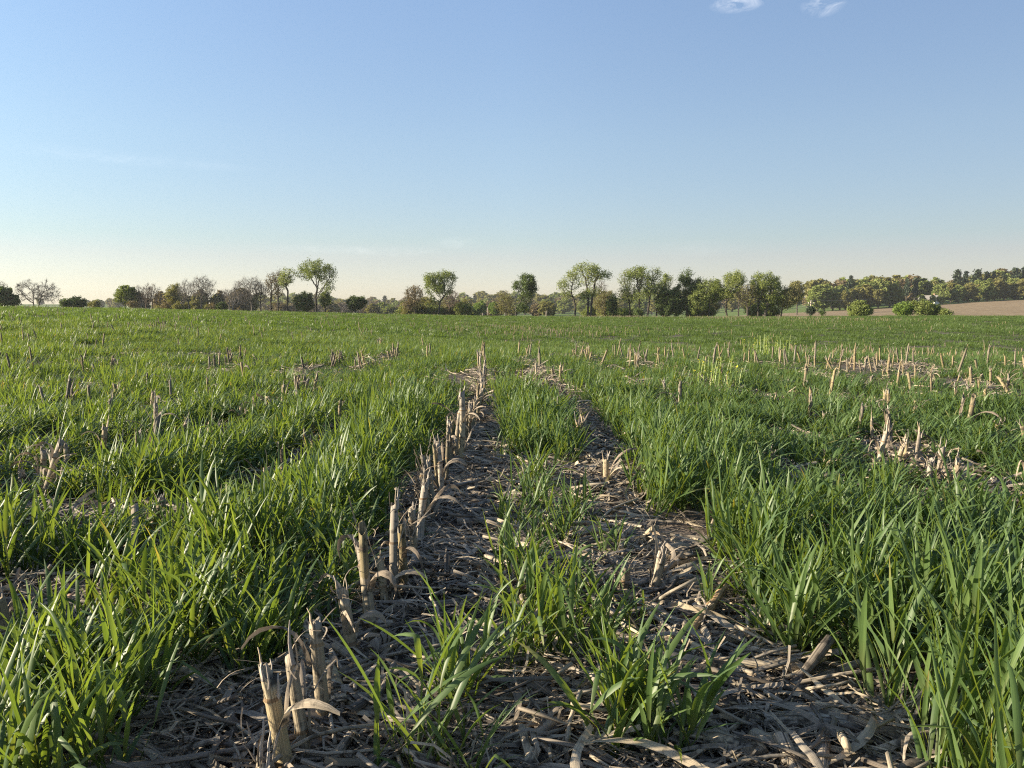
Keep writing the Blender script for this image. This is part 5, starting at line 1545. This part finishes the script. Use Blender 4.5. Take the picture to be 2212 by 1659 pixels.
# ------------------------------------------------------------------ white house among the trees, utility pole, posts
M['white'] = plain_mat('white_siding', (.72, .70, .66), .6, .06, 2.0)
M['roof'] = plain_mat('shingle_roof', (.20, .185, .17), .85, .2, 3.0)
M['glass'] = plain_mat('window_glass', (.06, .07, .08), .15, .1, 1.0, spec=.6)
M['wood'] = plain_mat('weathered_pole', (.36, .30, .24), .85, .25, 6.0)
M['wire'] = plain_mat('wire', (.32, .30, .27), .5, .1, 1.0)
M['ceramic'] = plain_mat('insulator', (.6, .58, .52), .35, .1, 1.0)


def house(px, D, w, d, h, rh, yaw, label):
    u = (px - 512) / F; y = D / math.hypot(1, u); x = u * y; z = float(H(x, y))
    root = bpy.data.objects.new('house', None); COL.objects.link(root); root.location = (x, y, z); root.rotation_euler = (0, 0, yaw)
    tag(root, label, 'house')
    m = MB(); m.box((0, 0, h / 2 - .2), w, d, h + .4)
    m.poly([(-w / 2, -d / 2, h), (-w / 2, d / 2, h), (-w / 2, 0, h + rh)]); m.poly([(w / 2, d / 2, h), (w / 2, -d / 2, h), (w / 2, 0, h + rh)])
    link('wall', m.mesh('wall', M['white'], False), root)
    m = MB(); o = .35; k = rh / (d / 2)
    for s in (-1, 1):
        a = [(-w / 2 - o, s * (d / 2 + o), h - o * k + .04), (w / 2 + o, s * (d / 2 + o), h - o * k + .04), (w / 2 + o, 0, h + rh + .04), (-w / 2 - o, 0, h + rh + .04)]
        m.poly(a); m.poly([(p[0], p[1], p[2] + .14) for p in reversed(a)])
        for p, q in zip(a, a[1:] + a[:1]):
            m.poly([p, q, (q[0], q[1], q[2] + .14), (p[0], p[1], p[2] + .14)])
    rf = link('roof', m.mesh('roof', M['roof'], False), root)
    m = MB(); m.box((w * .25, .6, h + rh + .25), .7, .7, 1.3); link('chimney', m.mesh('chimney', M['cob'], False), rf)
    for X in (-.36, -.14, .34):
        m = MB(); m.box((w * X, -d / 2 - .03, 1.6), 1.0, .06, 1.3); f = link('window', m.mesh('window', M['white'], False), root)
        m = MB(); m.box((w * X, -d / 2 - .065, 1.6), .8, .02, 1.1); link('pane', m.mesh('pane', M['glass'], False), f)
    m = MB(); m.box((w * .1, -d / 2 - .03, 1.05), 1.0, .06, 2.1); link('door', m.mesh('door', M['roof'], False), root)
    return root


house(927, 374, 6.5, 5, 2.4, 1.4, -.9, 'white house half hidden by trees above the brown field')
for px, py, D, lab in ((938, 292, 366, 'fresh tree at the far corner of the white house'), (930, 294.5, 364, 'small fresh tree screening the middle of the white house'), (920, 294, 365, 'small fresh tree before the gable of the white house'), (925, 299, 362, 'low bush screening the foot of the white house')):
    wood_tree(px, py, D, 'light', lab, None, 2.0, .8)

u = (809 - 512) / F; PD = 235; py_ = PD / math.hypot(1, u); px_ = u * py_; pz_ = float(H(px_, py_))
_, Yt, Zt = ray(809, 301.5); ph = CH + Zt * py_ / Yt - pz_
pole = bpy.data.objects.new('utility_pole', None); COL.objects.link(pole); pole.location = (px_, py_, pz_)
tag(pole, 'weathered utility pole with one crossarm rising over a dark bush', 'utility pole')
m = MB(); m.tube([(0, 0, -.5), (.05, 0, ph * .5), (.1, 0, ph)], [.22, .19, .16], 10); link('post', m.mesh('post', M['wood']), pole)
m = MB(); m.box((.1, -.2, ph - .6), 2.4, .14, .18, yaw=.5); link('crossarm', m.mesh('crossarm', M['wood'], False), pole)
for s in (-1.05, 0.0, 1.05):
    m = MB(); c = (.1 + s * math.cos(.5), -.2 + s * math.sin(.5) + (.2 if s == 0 else 0), ph - .5 + (.55 if s == 0 else 0))
    m.tube([c, (c[0], c[1], c[2] + .12), (c[0], c[1], c[2] + .2), (c[0], c[1], c[2] + .32)], [.05, .09, .05, .07], 8)
    link('insulator', m.mesh('insulator', M['ceramic']), pole)


def wire(p, q, sag, label):
    m = MB(); P, W = [], []
    for i in range(25):
        t = i / 24; a = np.array(p) * (1 - t) + np.array(q) * t; a[2] -= sag * 4 * t * (1 - t); P.append(a)
    m.tube(P, [.022] * 25, 5)
    tag(link('power_line', m.mesh('power_line', M['wire'])), label, 'power line')


pt = np.array((px_ + .1, py_ - .2, pz_ + ph))
for (dx, dz, lab) in ((-1.0, -.2, 'overhead wire from the outer crossarm end toward the crooked tree'), (0.9, -.2, 'overhead wire from the inner crossarm end toward the crooked tree')):
    u2 = (770 - 512) / F
    wire(pt + np.array((dx, dx * .5, dz)), (u2 * 200, 200 + dx, float(H(u2 * 200, 200)) + ph * .78), 1.4, lab)
u2 = (905 - 512) / F
wire(pt + np.array((0, .2, .3)), (u2 * 330, 330, float(H(u2 * 330, 330)) + 5.2), 1.0, 'overhead wire running east from the pole past the bushes')


def post(px, D, h, label):
    u = (px - 512) / F; y = D / math.hypot(1, u); x = u * y
    m = MB(); m.tube([(0, 0, -.2), (.01, 0, h * .6), (.02, 0, h)], [.07, .065, .06], 8, .4)
    tag(link('wooden_post', m.mesh('wooden_post', M['wood']), None, (x, y, float(H(x, y)))), label, 'post')


post(487.5, 131, 2.1, 'lone thin wooden post in front of the valley bushes')
post(546, 131, 1.7, 'short pale post near the dark lopsided tree')

# ------------------------------------------------------------------ sky, sun, camera
SUN_EL, SUN_AZ = 16.0, -95.0
w = bpy.data.worlds.new('World'); scene.world = w; w.use_nodes = True
nt = w.node_tree; bg = nt.nodes['Background']
sky = nt.nodes.new('ShaderNodeTexSky'); sky.sky_type = 'NISHITA'; sky.sun_disc = False
sky.sun_elevation = math.radians(SUN_EL); sky.sun_rotation = math.radians(SUN_AZ)
sky.air_density = 1.0; sky.dust_density = .5; sky.ozone_density = 1.6
tcw = nt.nodes.new('ShaderNodeTexCoord')
sx = nd(nt, 'ShaderNodeSeparateXYZ', {0: tcw.outputs['Generated']})
up = math_(nt, 'MAXIMUM', sx.outputs[2], 0.0)
# thicker spring haze low down: it dims and greys the glare of the horizon
tint = ramp(nt, up, [(0.0, (.77, .75, .94)), (.035, (.78, .715, .845)), (.068, (.795, .69, .77)), (.09, (.78, .715, .755)), (.205, (.975, .89, .895)), (.366, (1.13, 1.05, 1.09)), (1.0, (1.18, 1.1, 1.16))])
tint2 = ramp(nt, math_(nt, 'ADD', math_(nt, 'MULTIPLY', sx.outputs[0], .5), .5), [(0.22, (.90, .98, .98)), (.36, (.96, 1.0, 1.0)), (.5, (.97, 1.0, 1.0)), (.775, (.66, .67, .68)), (1.0, (.62, .63, .64))])
skc = mixc(nt, 1.0, mixc(nt, 1.0, sky.outputs[0], tint, 'MULTIPLY'), tint2, 'MULTIPLY')
# cirrus: streaks on a high sheet, plus a pale bank of haze low over the land
inv = math_(nt, 'DIVIDE', 1.0, math_(nt, 'ADD', up, .03))
cx = math_(nt, 'MULTIPLY', sx.outputs[0], inv); cy = math_(nt, 'MULTIPLY', sx.outputs[1], inv)
cv = nd(nt, 'ShaderNodeCombineXYZ', {0: math_(nt, 'MULTIPLY', cx, 1.0), 1: math_(nt, 'MULTIPLY', cy, 2.6)})
mpw = nd(nt, 'ShaderNodeMapping', {'Vector': tcw.outputs['Generated'], 'Rotation': (0, .5, 0), 'Scale': (1.0, 1.0, 2.2)})
n1 = nd(nt, 'ShaderNodeTexNoise', {'Vector': mpw.outputs[0], 'Scale': 30.0, 'Detail': 6.0, 'Roughness': .65, 'Distortion': 1.2})
n2 = nd(nt, 'ShaderNodeTexNoise', {'Vector': cv.outputs[0], 'Scale': .45, 'Detail': 2.0})


def wisp(px, py, rx, ry):
    x, y, z = ray(px, py); k = 1 / math.sqrt(x * x + y * y + z * z)
    dx = math_(nt, 'DIVIDE', math_(nt, 'SUBTRACT', sx.outputs[0], x * k), rx / F)
    dz = math_(nt, 'DIVIDE', math_(nt, 'SUBTRACT', sx.outputs[2], z * k), ry / F)
    q = math_(nt, 'ADD', math_(nt, 'MULTIPLY', dx, dx), math_(nt, 'MULTIPLY', dz, dz))
    g = math_(nt, 'MAXIMUM', math_(nt, 'SUBTRACT', 1.0, q), 0.0)
    return math_(nt, 'MULTIPLY', g, math_(nt, 'GREATER_THAN', sx.outputs[1], 0.0))


ws = None
for p_ in ((738, 3, 25, 8), (824, 3, 18, 11)):
    g_ = wisp(*p_); ws = g_ if ws is None else math_(nt, 'ADD', ws, g_)
low = None
for p_ in ((40, 150, 150, 7), (160, 163, 90, 5), (335, 250, 60, 5), (330, 249, 70, 4), (395, 251, 60, 6), (458, 243, 30, 6), (395, 252, 45, 5), (458, 243, 26, 7), (700, 248, 50, 9)):
    g_ = wisp(*p_); low = g_ if low is None else math_(nt, 'ADD', low, g_)
fib = ramp(nt, n1.outputs[0], [(0.45, (0, 0, 0)), (.72, (1, 1, 1))])
cl = math_(nt, 'ADD', math_(nt, 'MULTIPLY', math_(nt, 'MULTIPLY', ws, fib), .32), math_(nt, 'MULTIPLY', math_(nt, 'MULTIPLY', low, math_(nt, 'ADD', fib, .25)), .026))
veil = math_(nt, 'MULTIPLY', ramp(nt, n2.outputs[0], [(0.45, (0, 0, 0)), (.75, (1, 1, 1))]), .0)
skc = mixc(nt, cl, skc, (8.0, 7.8, 7.6))
nt.links.new(skc, bg.inputs[0]); bg.inputs[1].default_value = .08

sl = bpy.data.lights.new('sun', 'SUN'); sl.energy = 5.0; sl.angle = math.radians(.55); sl.color = (1.0, .87, .66)
so = bpy.data.objects.new('sun', sl); COL.objects.link(so)
e, a = math.radians(SUN_EL), math.radians(SUN_AZ)
from mathutils import Vector
so.rotation_euler = Vector((math.sin(a) * math.cos(e), math.cos(a) * math.cos(e), math.sin(e))).to_track_quat('Z', 'Y').to_euler()

# spring haze lying over the land
HZ = 0.00016
hm, hnt, hout = new_mat('haze')
pv = nd(hnt, 'ShaderNodeVolumePrincipled', {'Color': (.93, .95, .97, 1), 'Density': HZ, 'Anisotropy': .25})
hnt.links.new(pv.outputs[0], hout.inputs['Volume'])
if HZ:
    zlo, zhi = float(GZ.min()) - 1, 34.0
    mb = MB(); mb.box((0, 0, (zlo + zhi) / 2), 2120, 2120, zhi - zlo)
    tag(link('haze', mb.mesh('haze', hm, False)), kind='stuff')

cam = bpy.data.cameras.new('camera'); co = bpy.data.objects.new('camera', cam); COL.objects.link(co)
cam.sensor_width = 36; cam.lens = 36 * F / 1024; cam.clip_start = .05; cam.clip_end = 6000
co.location = (0, 0, CH); co.rotation_euler = (PI / 2 - PITCH, 0, 0)
scene.camera = co

vs = scene.view_settings
vs.view_transform = 'Standard'; vs.look = 'None'; vs.exposure = 1.56; vs.gamma = 1.0
c = scene.cycles
c.max_bounces = 7; c.diffuse_bounces = 3; c.glossy_bounces = 2; c.transmission_bounces = 5; c.transparent_max_bounces = 4
c.volume_bounces = 0
c.use_adaptive_sampling = False
c.use_denoising = False
c.pixel_filter_type = 'BLACKMAN_HARRIS'; c.filter_width = 1.15
